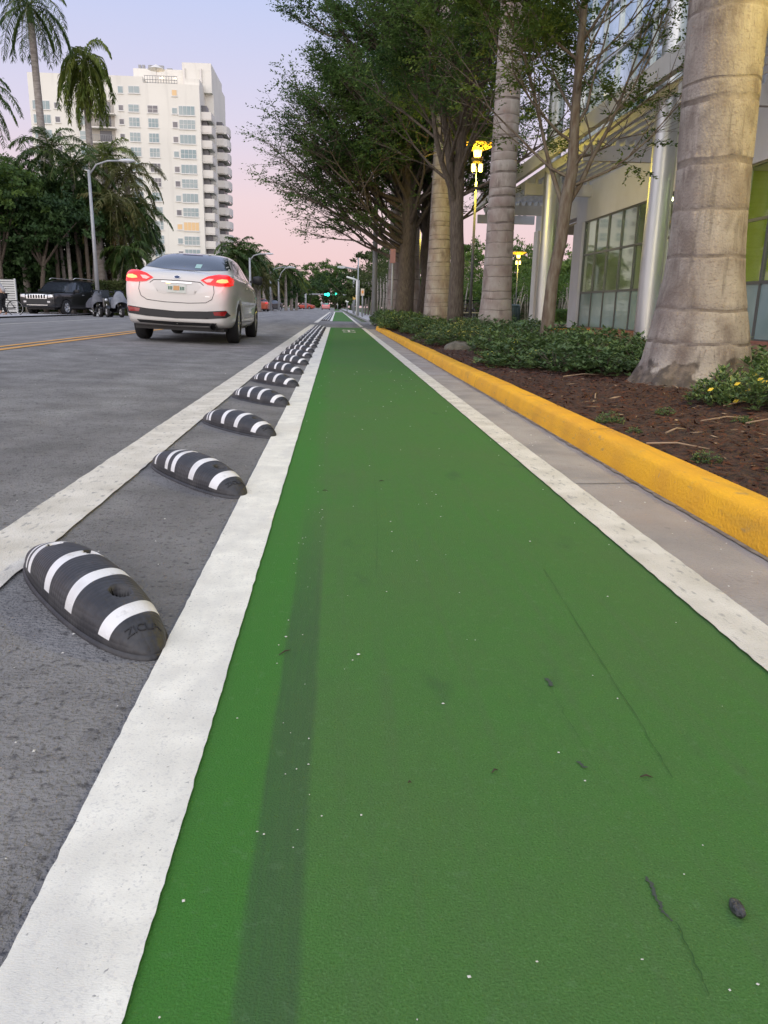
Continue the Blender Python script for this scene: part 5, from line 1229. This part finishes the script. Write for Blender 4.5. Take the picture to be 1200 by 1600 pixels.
def patch(bvh, poly, axis, m, name, parent, off=.004, step=.035, thick=0.0, org=3.0, mi=None):
    """outline (2D) laid on the body: axis '-y' = seen from the rear (x,z), '+y' from the front, '+x'/'-x' from a side (y,z), 'z' from above (x,y)"""
    bm = bmesh.new()
    vs = [bm.verts.new((a, b, 0)) for a, b in poly]; bm.faces.new(vs)
    for k, co in ((0, 'x'), (1, 'y')):
        lo, hi = min(p[k] for p in poly), max(p[k] for p in poly); t = lo + step
        while t < hi:
            no = (1, 0, 0) if k == 0 else (0, 1, 0); pt = (t, 0, 0) if k == 0 else (0, t, 0)
            bmesh.ops.bisect_plane(bm, geom=bm.verts[:] + bm.edges[:] + bm.faces[:], plane_co=pt, plane_no=no); t += step
    bmesh.ops.triangulate(bm, faces=bm.faces[:])
    for v in bm.verts:
        a, b = v.co.x, v.co.y
        if axis == '-y': o_, d = Vector((a, -3, b)), Vector((0, 1, 0))
        elif axis == '+y': o_, d = Vector((a, 8, b)), Vector((0, -1, 0))
        elif axis == '+x': o_, d = Vector((3, a, b)), Vector((-1, 0, 0))
        elif axis == '-x': o_, d = Vector((-3, a, b)), Vector((1, 0, 0))
        else: o_, d = Vector((a, b, 3)), Vector((0, 0, -1))
        hit, nrm_, _, _ = bvh.ray_cast(o_, d)
        if hit is None: hit, nrm_, _, _ = bvh.find_nearest(o_ + d * 2.5)
        if nrm_.dot(d) > 0: nrm_ = -nrm_
        v.co = hit + nrm_ * off
    me = bpy.data.meshes.new(name); bm.to_mesh(me); bm.free(); me.materials.append(m)
    for p in me.polygons: p.use_smooth = True
    o = bpy.data.objects.new(name, me); COL.objects.link(o); o.parent = parent
    if thick:
        s_ = o.modifiers.new('s', 'SOLIDIFY'); s_.thickness = thick; s_.offset = 0
    return o
def wheel(x, y, r, parent, side, wd=.21, spokes=7, rim=rimm):
    w_ = MB(); h = wd / 2; w_.lathe([(r * .62, -h), (r * .93, -h), (r, -h * .7), (r, h * .7), (r * .93, h), (r * .62, h)], 36, c=(x, y, r), axis='x'); wo_ = w_.build('wheel', tyrem, parent)
    q = MB(); q.lathe([(r * .64, -h * .9), (r * .66, h * .9), (r * .60, h * .8), (r * .58, -h * .5), (.001, -h * .5)], 30, c=(x, y, r), axis='x')
    if side < 0: q.v = [(2 * x - a, b, c) for a, b, c in q.v]
    for k in range(spokes):
        a = k * 2 * math.pi / spokes; s0 = x + side * h * .55; s1 = x + side * h * .8
        q.tube([(s0, y, r), (s1, y + r * .62 * math.cos(a), r + r * .62 * math.sin(a))], [.035, .025], 5)
    q.lathe([(.001, 0), (.07, 0), (.06, side * .03), (.001, side * .035)], 12, c=(x + side * h * .5, y, r), axis='x'); q.build('rim', rim, wo_); return wo_
def mirror(poly): return [(-a, b) for a, b in poly][::-1]

# --- the white sedan driving away (origin at the rear bumper, y forward)
CX, CY = -2.55, 12.75
car = thing('sedan', 'white four-door sedan driving away with glowing red tail lights', 'car', (CX, CY, road_z(CX) + .0), R(-.2))
car.rotation_euler = (0, R(2.2), R(.0)); car.scale = (.95, 1, 1.02)
white_car = mat('pearl_white_paint', (.66, .64, .61), .25, coat=.7, var=(.63, .61, .58), scale=.8)
stn = [(0.00, .36, .74, .76, .66, .3), (.03, .31, .88, .90, .78, .3), (.10, .27, 1.03, 1.045, .85, .3), (.26, .25, 1.075, 1.09, .895, .3), (.50, .24, 1.085, 1.115, .912, .3), (.70, .235, 1.06, 1.15, .918, .80),
       (1.05, .23, 1.04, 1.30, .922, .70), (1.45, .22, 1.03, 1.42, .925, .63), (1.95, .21, 1.02, 1.475, .925, .62), (2.5, .21, 1.00, 1.48, .925, .63), (2.95, .21, .985, 1.43, .925, .64), (3.4, .21, .96, 1.22, .925, .70), (3.75, .21, .94, 1.02, .92, .78),
       (4.2, .21, .86, .88, .90, .5), (4.6, .22, .74, .76, .84, .5), (4.82, .26, .60, .62, .70, .4), (4.87, .30, .52, .54, .60, .3)]
bo, bv = body_obj(stn, white_car, car, (1.07, 3.92), .335, .925)
for y in (1.07, 3.92):
    for sx in (-1, 1):
        a = MB(); a.lathe([(.0001, 0), (.375, 0), (.375, .22)], 28, c=(sx * .80 if sx > 0 else -.80 - .0, y, .335), axis='x')
        wheel(sx * .80, y, .335, car, sx, spokes=5)
und = MB(); und.box(-.74, .74, .25, 4.6, .20, .42); und.build('underbody', plastic, car)
wl = MB()
for y in (1.07, 3.92):
    wl.box(-.66, .66, y - .37, y + .37, .3, .72)
wl.build('wheel_well', plastic, car)
patch(bv, [(-.70, 1.165), (-.74, 1.19), (-.66, 1.30), (-.585, 1.405), (-.30, 1.425), (0, 1.43), (.30, 1.425), (.585, 1.405), (.66, 1.30), (.74, 1.19), (.70, 1.165), (.35, 1.135), (0, 1.128), (-.35, 1.135)], '-y', cglass, 'rear_window', car, .005, .04)
hb = patch(bv, [(-.19, 1.405), (.19, 1.405), (.17, 1.422), (-.17, 1.422)], '-y', taildark, 'brake_light', car, .012)
tl_ = [(.385, .975), (.50, 1.035), (.66, 1.075), (.80, 1.075), (.875, 1.03), (.885, .93), (.84, .905), (.66, .90), (.50, .915)]
tc_ = [(.64, .955), (.72, .945), (.79, .95), (.825, .97), (.81, 1.0), (.73, 1.005), (.66, .985)]
for f in (lambda p: p, mirror):
    l = patch(bv, f(tl_), '-y', taillit, 'tail_light', car, .010, .03); patch(bv, f(tc_), '-y', tailcore, 'bulb', l, .016, .03)
    patch(bv, f([(.44, .972), (.52, 1.0), (.60, 1.0), (.55, .95), (.49, .945)]), '-y', mat('reverse_lens', (.75, .45, .42), .2, emit=(1, .25, .2), estr=.5), 'reverse_lens', l, .015, .03)
    patch(bv, f([(.82, .535), (.74, .525), (.60, .51), (.62, .46), (.78, .46)]), '-y', taildark, 'reflector', car, .009, .03)
# wrap of the tail lights round the corners
for ax_, sg in (('+x', 1), ('-x', -1)):
    patch(bv, [(.06, .935), (.10, 1.035), (.30, 1.03), (.46, 1.0), (.30, .955), (.14, .925)], ax_, taillit, 'tail_light_wrap', car, .009, .03)
    patch(bv, [(1.28, 1.10), (1.10, 1.085), (1.38, 1.235), (1.60, 1.33), (1.72, 1.355), (1.74, 1.09)], ax_, cglass, 'side_window', car, .005, .05)
    patch(bv, [(1.80, 1.085), (1.80, 1.365), (2.30, 1.395), (2.42, 1.39), (2.44, 1.07)], ax_, cglass, 'side_window', car, .005, .05)
    patch(bv, [(2.52, 1.065), (2.50, 1.385), (2.85, 1.345), (3.15, 1.23), (3.42, 1.08), (3.40, 1.04)], ax_, cglass, 'side_window', car, .005, .05)
    for pl_ in ([(1.755, .42), (1.765, .42), (1.785, 1.06), (1.775, 1.06)], [(2.47, .34), (2.48, .34), (2.485, 1.05), (2.475, 1.05)], [(3.35, .34), (3.36, .34), (3.42, 1.0), (3.41, 1.0)], [(1.4, .345), (3.35, .335), (3.35, .345), (1.4, .355)]):
        patch(bv, pl_, ax_, plastic, 'door_gap', car, .002, .06)
    for y0 in (1.86, 2.62):
        patch(bv, [(y0, .90), (y0 + .22, .905), (y0 + .22, .93), (y0, .925)], ax_, chromem, 'door_handle', car, .022, .05)
    patch(bv, [(1.08, 1.068), (3.46, 1.02), (3.46, 1.034), (1.08, 1.082)], ax_, chromem, 'window_trim', car, .008, .06)
    patch(bv, [(1.44, .40), (3.50, .33), (3.5, .36), (1.44, .44)], ax_, white_car, 'sill_crease', car, .012, .06)
    m_ = MB(); m_.lathe([(.001, -.12), (.075, -.10), (.10, 0), (.085, .09), (.001, .11)], 14, axis='x'); m_.v = [(sg * 1.02 + a * .95, 3.05 + b * .6, 1.10 + c * .85) for a, b, c in m_.v]; mo = m_.build('mirror', plastic, car)
    m_ = MB(); m_.box(min(sg * .86, sg * .96), max(sg * .86, sg * .96), 3.02, 3.10, 1.05, 1.09); m_.build('mirror_stalk', plastic, mo)
patch(bv, [(-.80, .43), (-.86, .47), (-.80, .545), (-.5, .515), (0, .495), (.5, .515), (.80, .545), (.86, .47), (.80, .43), (.5, .40), (0, .385), (-.5, .40)], '-y', plastic, 'bumper_insert', car, .007, .04)
patch(bv, [(-.62, .30), (-.66, .345), (0, .335), (.66, .345), (.62, .30), (0, .285)], '-y', plastic, 'lower_valance', car, .006, .05)
def seam(pts, wd, axis, name='panel_gap', m=plastic, off=.003):
    for (a0, b0), (a1, b1) in zip(pts, pts[1:]):
        dx, dz = a1 - a0, b1 - b0; L_ = math.hypot(dx, dz); nx_, nz_ = -dz / L_ * wd / 2, dx / L_ * wd / 2
        yield [(a0 + nx_, b0 + nz_), (a1 + nx_, b1 + nz_), (a1 - nx_, b1 - nz_), (a0 - nx_, b0 - nz_)]
def seam_part(bvh, pts, wd, axis, name, parent, m=plastic):
    allm = MB()
    for q in seam(pts, wd, axis):
        o = patch(bvh, q, axis, m, 'tmp', parent, .003, .05); allm.add([tuple(v.co) for v in o.data.vertices], [tuple(p.vertices) for p in o.data.polygons]); bpy.data.objects.remove(o)
    return allm.build(name, m, parent)
seam_part(bv, [(-.60, .915), (-.615, .80), (-.58, .70), (-.48, .645), (-.2, .625), (.2, .625), (.48, .645), (.58, .70), (.615, .80), (.60, .915)], .009, '-y', 'boot_seam', car)
seam_part(bv, [(-.44, .90), (-.38, .945), (-.2, .952), (.2, .952), (.38, .945), (.44, .90)], .010, '-y', 'boot_crease', car)
patch(bv, [(-.40, .885), (-.33, .93), (.33, .93), (.40, .885), (.30, .76), (.22, .745), (-.22, .745), (-.30, .76)], '-y', mat('pearl_shaded', (.57, .55, .52), .3, coat=.5), 'plate_recess_shade', car, .002, .04)  # recess shade put into a darker pearl tone, laid flat on the body
pt = patch(bv, [(-.155, .77), (.155, .77), (.155, .90), (-.155, .90)], '-y', mat('plate_white', (.62, .62, .58), .5, var=(.5, .55, .5), scale=20), 'number_plate', car, .012, .04)
patch(bv, [(-.05, .805), (.05, .805), (.05, .87), (-.05, .87)], '-y', mat('plate_motif', (.55, .30, .12), .5), 'plate_motif', pt, .015, .03)
for k, x_ in enumerate((-.125, -.10, -.075, .07, .095, .12)): patch(bv, [(x_ - .008, .81), (x_ + .008, .81), (x_ + .008, .86), (x_ - .008, .86)], '-y', mat('plate_ink', (.03, .12, .07), .5), 'plate_mark', pt, .0155, .03)
patch(bv, [(-.24, .912), (.24, .912), (.25, .932), (-.25, .932)], '-y', chromem, 'plate_garnish', car, .014, .04)
patch(bv, [(-.17, .902), (-.10, .902), (-.10, .911), (-.17, .911)], '-y', mat('plate_lamp', (1, .6, .2), .4, emit=(1, .5, .12), estr=4), 'plate_lamp', car, .016, .03)
ov = [(.055 * math.cos(k * .3927), 1.0 + .026 * math.sin(k * .3927)) for k in range(16)]
bdg = patch(bv, ov, '-y', chromem, 'badge', car, .012, .03); patch(bv, [(a * .82, 1.0 + (b - 1.0) * .74) for a, b in ov], '-y', mat('badge_blue', (.02, .04, .12), .3), 'badge_face', bdg, .015, .03)
patch(bv, [(.47, .73), (.545, .73), (.545, .745), (.47, .745)], '-y', chromem, 'trim_badge', car, .008, .03)
for sx in (.60,):
    e = MB(); e.lathe([(.052, -.02), (.060, -.02), (.060, .16), (.052, .16), (.052, -.02)], 18, c=(sx, .02, .285), axis='y'); e.lathe([(.0001, .05), (.052, .05)], 18, c=(sx, .02, .285), axis='y', mi=1); e.build('exhaust', [plastic, black], car)
st_ = patch(bv, [(.17, 1.17), (.27, 1.17), (.27, 1.24), (.17, 1.24)], '-y', mat('window_sticker', (.35, .55, .5), .4), 'sticker', car, .008, .03)
for sg in (-1, 1):
    L_ = bpy.data.lights.new('tail_glow', 'POINT'); L_.energy = 1.2; L_.color = (1, .05, .03); L_.shadow_soft_size = .08
    lo = bpy.data.objects.new('tail_glow', L_); COL.objects.link(lo); lo.parent = car; lo.location = (sg * .82, -.12, .97)

# --- other cars from the same builder
def simple_car(name, label, loc, rz, col, W_=.9, suv=False, lit_tail=False, scale=1.0, levels=1, group=None, kind='sedan'):
    t = thing(name, label, 'car', loc, rz, group); t.scale = (scale,) * 3; pm = paint_mat('paint_%.2f_%.2f_%.2f' % col, col)
    if suv: st = [(0, .45, .95, .98, W_ * .86, .4), (.08, .36, 1.10, 1.14, W_ * .95, .6), (.16, .34, 1.12, 1.50, W_ * .98, .72), (.35, .33, 1.12, 1.66, W_, .72), (.9, .32, 1.11, 1.74, W_, .73), (1.8, .32, 1.10, 1.76, W_, .73), (2.5, .32, 1.09, 1.74, W_, .72), (2.95, .32, 1.08, 1.62, W_, .72), (3.35, .32, 1.07, 1.28, W_, .74),
                  (3.5, .32, 1.06, 1.12, W_, .8), (4.1, .33, 1.06, 1.10, W_ * .98, .5), (4.62, .36, 1.05, 1.08, W_ * .97, .5), (4.76, .38, 1.02, 1.05, W_ * .94, .4), (4.82, .44, .92, .97, W_ * .86, .4)]; wy, wr = (.92, 3.84), .38
    else: st = stn; wy, wr = (1.07, 3.92), .335
    bo_, b = body_obj(st, pm, t, wy, wr, W_, levels)
    for y in wy:
        for sx in (-1, 1): wheel(sx * (W_ - .12), y, wr, t, sx)
    u = MB(); u.box(-.7, .7, .3, 4.5, .28 if suv else .2, .5); u.build('underbody', plastic, t)
    if suv:
        patch(b, [(-.68, 1.12), (-.60, 1.60), (.60, 1.60), (.68, 1.12)], '+y', cglass, 'windscreen', t, .006, .06)
        patch(b, [(-.64, 1.14), (-.6, 1.55), (.6, 1.55), (.64, 1.14)], '-y', cglass, 'rear_window', t, .006, .06)
        for a_ in ('+x', '-x'):
            for pl_ in ([(.45, 1.17), (.62, 1.58), (1.15, 1.62), (1.15, 1.16)], [(1.23, 1.16), (1.23, 1.62), (2.05, 1.63), (2.05, 1.15)], [(2.13, 1.15), (2.13, 1.63), (2.6, 1.60), (2.98, 1.40), (3.15, 1.15)]): patch(b, pl_, a_, cglass, 'side_window', t, .006, .06)
            for y_ in (1.19, 2.09, 3.0): patch(b, [(y_, .5), (y_ + .012, .5), (y_ + .012, 1.12), (y_, 1.12)], a_, plastic, 'door_gap', t, .003, .08)
            for y_ in (1.35, 2.25): patch(b, [(y_, .98), (y_ + .2, .98), (y_ + .2, 1.01), (y_, 1.01)], a_, chromem, 'door_handle', t, .02, .06)
            patch(b, [(1.4, .42), (3.4, .42), (3.4, .50), (1.4, .50)], a_, plastic, 'sill_cladding', t, .012, .08)
        gr = patch(b, [(-.54, .78), (-.57, .985), (.57, .985), (.54, .78)], '+y', chromem, 'grille', t, .012, .05)
        for k in range(7): x_ = -.42 + k * .14; patch(b, [(x_ - .04, .805), (x_ + .04, .805), (x_ + .04, .96), (x_ - .04, .96)], '+y', black, 'grille_slot', gr, .018, .04)
        for f in (lambda p: p, mirror):
            patch(b, f([(.61, .83), (.61, .98), (.84, .97), (.86, .87)]), '+y', lampclear, 'headlight', t, .015, .04)
            patch(b, f([(.56, .60), (.56, .68), (.70, .68), (.70, .60)]), '+y', lampclear, 'fog_light', t, .015, .04)
        patch(b, [(-.80, .50), (-.80, .77), (.80, .77), (.80, .50)], '+y', plastic, 'bumper_insert', t, .005, .05)
        patch(b, [(-.55, .47), (-.55, .50), (.55, .50), (.55, .47)], '+y', chromem, 'bumper_trim', t, .014, .05)
        for sg in (-1, 1):
            r_ = MB(); r_.tube([(sg * .66, .5, 1.72), (sg * .66, .7, 1.80), (sg * .66, 2.4, 1.82), (sg * .66, 2.6, 1.75)], .02, 6); r_.build('roof_rail', chromem, t)
            m_ = MB(); m_.box(min(sg * .9, sg * 1.12), max(sg * .9, sg * 1.12), 2.85, 2.98, 1.10, 1.26); m_.build('mirror', plastic, t, bevel=.03)
    else:
        patch(b, [(-.70, 1.17), (-.58, 1.40), (.58, 1.40), (.70, 1.17)], '-y', cglass, 'rear_window', t, .006, .08)
        patch(b, [(-.70, 1.03), (-.56, 1.38), (.56, 1.38), (.70, 1.03)], '+y', cglass, 'windscreen', t, .006, .08)
        for a_ in ('+x', '-x'):
            patch(b, [(1.15, 1.10), (1.7, 1.35), (1.74, 1.09)], a_, cglass, 'side_window', t, .006, .08); patch(b, [(1.80, 1.085), (1.80, 1.365), (2.42, 1.39), (2.44, 1.07)], a_, cglass, 'side_window', t, .006, .08); patch(b, [(2.52, 1.065), (2.50, 1.385), (2.85, 1.345), (3.42, 1.06)], a_, cglass, 'side_window', t, .006, .08)
        for f in (lambda p: p, mirror):
            patch(b, f([(.5, .92), (.6, 1.05), (.85, 1.03), (.86, .92)]), '-y', taillit if lit_tail else taildark, 'tail_light', t, .012, .06)
            patch(b, f([(.45, .66), (.42, .74), (.72, .78), (.80, .68)]), '+y', lampclear, 'headlight', t, .014, .06)
        patch(b, [(-.4, .45), (-.42, .62), (.42, .62), (.4, .45)], '+y', black, 'grille', t, .010, .06)
    return t
# black jeep-like SUV parked at the left, facing the camera (front at +y of its own axes)
def face(px, pyb, Y, rz, L_=4.8):
    """place a car whose FRONT centre stands at pixel px, distance Y, rotated by rz"""
    x, _ = at(px, pyb, Y); return (x + math.sin(rz) * L_, Y - math.cos(rz) * L_)
jr = math.pi - R(13.5)
fx, fy = face(60, 494, 39.5, jr)
simple_car('suv', 'black boxy SUV with a chrome slotted grille parked at the left kerb', (fx, fy, 0), jr, (.012, .012, .014), W_=1.0, suv=True, levels=2)
x, y = face(187, 488, 43.5, math.pi - R(25))
simple_car('hatchback', 'pale silver blue car parked behind the scooters, half hidden by the sedan', (x + .3, y, 0), math.pi - R(25), (.45, .50, .58), levels=1)
simple_car('sedan', 'pinkish red car far ahead in the lane with lit tail lights', (at(509, 484, 185)[0], 185, 0), 0, (.62, .22, .22), lit_tail=True, levels=1, scale=1.05)
simple_car('sedan', 'far red car turning beneath the signal arm', (at(491, 480, 205)[0], 205, 0), R(75), (.50, .08, .05), levels=1)
simple_car('sedan', 'far grey car next to the turning red one', (at(482, 480, 215)[0], 212, 0), R(160), (.35, .37, .40), levels=1)
simple_car('sedan', 'dark red car parked on the far left kerb', (at(416, 486, 105)[0], 105, 0), R(170), (.22, .03, .04), levels=1)
simple_car('sedan', 'black car parked on the far left kerb behind the red one', (at(434, 484, 112)[0], 112, 0), R(160), (.02, .02, .022), levels=1)
simple_car('sedan', 'orange red lit car just right of the white sedan mirror', (at(407, 486, 95)[0], 95, 0), R(0), (.5, .10, .05), lit_tail=True, levels=1)

# --- scooters
def scooter(loc, rz, label, cover=None, col=(.015, .015, .017)):
    t = thing('scooter', label, 'scooter', loc, rz, 'scooters parked in a row'); pm = paint_mat('scooter_%.3f' % col[0], col)
    for y in (-.62, .68): wheel(0, y, .27, t, 1, wd=.13, spokes=6)
    b = MB(); b.prism([(-.85, .50), (-.88, .72), (-.55, .86), (-.1, .80), (.0, .55), (.05, .36), (.35, .34), (.42, .62), (.38, .95), (.50, 1.0), (.58, .80), (.62, .50), (.45, .24), (-.35, .22)], -.17, .17, 'yz'); b.build('body', pm, t, bevel=.05)
    s_ = MB(); s_.prism([(-.86, .72), (-.84, .82), (-.5, .93), (-.15, .88), (-.08, .79), (-.5, .84)], -.15, .15, 'yz'); s_.build('seat', plastic, t, bevel=.03)
    f = MB(); f.tube([(0, .68, .27), (0, .48, .95)], .035, 8); f.tube([(0, .48, .95), (0, .42, 1.05)], .03, 8); f.build('fork', chromem, t)
    h = MB(); h.tube([(-.34, .34, 1.06), (-.2, .42, 1.06), (.2, .42, 1.06), (.34, .34, 1.06)], .018, 6); h.build('handlebar', plastic, t)
    w_ = MB(); w_.prism([(.50, .98), (.53, .98), (.42, 1.36), (.395, 1.36)], -.2, .2, 'yz'); w_.build('windshield', cglass, t)
    l = MB(); l.lathe([(.001, .05), (.07, .03), (.08, -.02)], 12, c=(0, .56, .86), axis='y'); l.build('headlight', lampclear, t)
    m_ = MB(); m_.prism([(.45, .52), (.70, .60), (.93, .48), (.95, .44), (.70, .55), (.46, .48)], -.08, .08, 'yz'); m_.build('mudguard', pm, t)
    e = MB(); e.tube([(.16, -.2, .26), (.18, -.8, .34)], .05, 8); e.build('exhaust', chromem, t)
    for sg in (-1, 1): k = MB(); k.tube([(sg * .2, .42, 1.07), (sg * .3, .36, 1.25)], .009, 5); k.lathe([(.001, -.01), (.055, 0), (.001, .01)], 10, c=(sg * .3, .36, 1.27), axis='y'); k.build('mirror', plastic, t)
    if cover:
        c = MB(); ring = [(-.80, .85), (-.6, .98), (-.2, 1.0), (.1, .97), (.35, 1.18), (.5, 1.3), (.62, 1.15), (.78, .75)]; vs = []
        rs = random.Random(4)
        for (y, zt) in ring:
            for k in range(11):
                a = math.pi * k / 10; vs.append((.36 * math.cos(a) * (1 if .15 < k / 10 < .85 else 1.08) + rs.gauss(0, .012), y * 1.05 + rs.gauss(0, .012), .46 + (zt - .44) * math.sin(a) ** .6))
        n = 11; c.add(vs, [(i * n + k, i * n + k + 1, (i + 1) * n + k + 1, (i + 1) * n + k) for i in range(len(ring) - 1) for k in range(n - 1)], 0, True); c.build('cover', cover, t)
    t.scale = (.88, .88, .9)
    return t
covm = mat('cover_grey', (.22, .23, .26), .5, var=(.15, .16, .19), scale=4, bump=.3, bscale=8); covd = mat('cover_dark', (.07, .075, .09), .5, var=(.12, .12, .14), scale=4)
x, y = gp(145, 493.5, 0); Ys = 38.5
scooter((at(152, 490, Ys)[0], Ys, 0), R(-150), 'black scooter nearest the lamp pole with a dark half cover', covd)
scooter((at(166, 490, Ys)[0], Ys - .3, 0), R(-150), 'bare black scooter between the two covered ones')
scooter((at(183, 490, Ys)[0], Ys - .2, 0), R(-140), 'scooter under a light grey cover beside the silver blue car', covm)

# --- cyclist stopped at the far left edge, and the white louvred gate
PX, PY = at(1, 490, 36)[0], 36
bicycle((PX + .1, PY, 0), math.pi + .25, 'dark bicycle held by the person at the far left edge', None, (.02, .02, .02))
def skin_figure(name, joints, edges, radii, m, parent, levels=2):
    me = bpy.data.meshes.new(name); me.from_pydata(joints, edges, []); me.materials.append(m); o = bpy.data.objects.new(name, me); COL.objects.link(o); o.parent = parent
    sk = o.modifiers.new('skin', 'SKIN'); sk.use_smooth_shade = True
    for i, r in enumerate(radii): me.skin_vertices[0].data[i].radius = (r, r)
    me.skin_vertices[0].data[0].use_root = True
    ss = o.modifiers.new('ss', 'SUBSURF'); ss.levels = levels; ss.render_levels = levels
    bpy.context.view_layer.update(); bake(o); return o
skin_m = mat('skin', (.42, .26, .18), .6); shirt = mat('shirt_grey', (.50, .48, .47), .85, var=(.42, .40, .40), scale=6); trous = mat('trousers_black', (.015, .015, .018), .85); hairm = mat('hair_dark', (.02, .015, .012), .7)
per = thing('person', 'person in a pale grey shirt and black trousers leaning over a bicycle', 'person', (PX, PY, 0), 0)
J = [(.20, 0, .98), (.12, 0, 1.15), (-.02, 0, 1.38), (-.10, 0, 1.50), (-.15, 0, 1.60), (-.18, 0, 1.72), (.17, -.10, .90), (.02, -.12, .62), (.10, -.14, .22), (.02, -.14, .10), (-.10, -.14, .08), (.17, .10, .90), (.08, .14, .50), (.20, .15, .12), (.14, .15, .06), (.02, .15, .05),
     (-.04, -.18, 1.40), (-.16, -.24, 1.18), (-.38, -.22, 1.06), (-.45, -.21, 1.02), (-.04, .18, 1.40), (-.16, .24, 1.18), (-.38, .22, 1.06), (-.45, .21, 1.02)]
E_ = [(0, 1), (1, 2), (2, 3), (3, 4), (4, 5), (0, 6), (6, 7), (7, 8), (8, 9), (9, 10), (0, 11), (11, 12), (12, 13), (13, 14), (14, 15), (2, 16), (16, 17), (17, 18), (18, 19), (2, 20), (20, 21), (21, 22), (22, 23)]
Rr = [.14, .13, .15, .07, .055, .095, .09, .065, .05, .04, .035, .09, .065, .05, .04, .035, .07, .05, .035, .035, .07, .05, .035, .035]
skin_figure('body', J, E_, Rr, skin_m, per)
skin_figure('shirt', [(.20, 0, .96), (.12, 0, 1.15), (-.02, 0, 1.38), (-.08, 0, 1.47), (-.04, -.18, 1.40), (-.14, -.235, 1.22), (-.04, .18, 1.40), (-.14, .235, 1.22)], [(0, 1), (1, 2), (2, 3), (2, 4), (4, 5), (2, 6), (6, 7)], [.17, .165, .18, .09, .095, .08, .095, .08], shirt, per)
skin_figure('trousers', [(.20, 0, .97), (.17, -.10, .88), (.02, -.12, .62), (.10, -.14, .20), (.17, .10, .88), (.08, .14, .50), (.20, .15, .13)], [(0, 1), (1, 2), (2, 3), (0, 4), (4, 5), (5, 6)], [.155, .11, .085, .07, .11, .085, .07], trous, per)
hm = MB(); hm.lathe([(.001, .11), (.07, .095), (.105, .03), (.10, -.03), (.06, -.06)], 16, c=(-.165, 0, 1.745)); hm.build('hair', hairm, per)
hd = MB(); hd.lathe([(.001, -.03), (.014, -.02), (.001, .0)], 8, c=(-.275, 0, 1.70)); hd.build('nose', skin_m, per)
for sg in (-1, 1): hd = MB(); hd.lathe([(.001, -.012), (.010, 0), (.001, .012)], 8, c=(-.262, sg * .035, 1.735)); hd.build('eye', black, per)
GXl, GXr, GYY = at(-60, 480, 41)[0], at(28, 480, 41)[0], 41
gt = thing('louvred_gate', 'white horizontally louvred gate panel behind the cyclist', 'gate', (GXr, GYY, 0)); wm = mat('white_metal', (.75, .75, .72), .5)
zg = at(10, 435, GYY)[1]
for k in range(14): mb = MB(); z = .12 + k * (zg - .15) / 14; mb.box(GXl - GXr, -.06, -.03, .03, z, z + .085); mb.build('slat', wm, gt)
for x_ in (-.06, GXl - GXr): mb = MB(); mb.box(x_, x_ + .06, -.05, .05, 0, zg); mb.build('post', wm, gt)
mb = MB(); mb.box(GXl - GXr, 0, .08, .10, 0, zg - .02); mb.build('backing', mat('gate_dark', (.05, .05, .05), .8), gt)
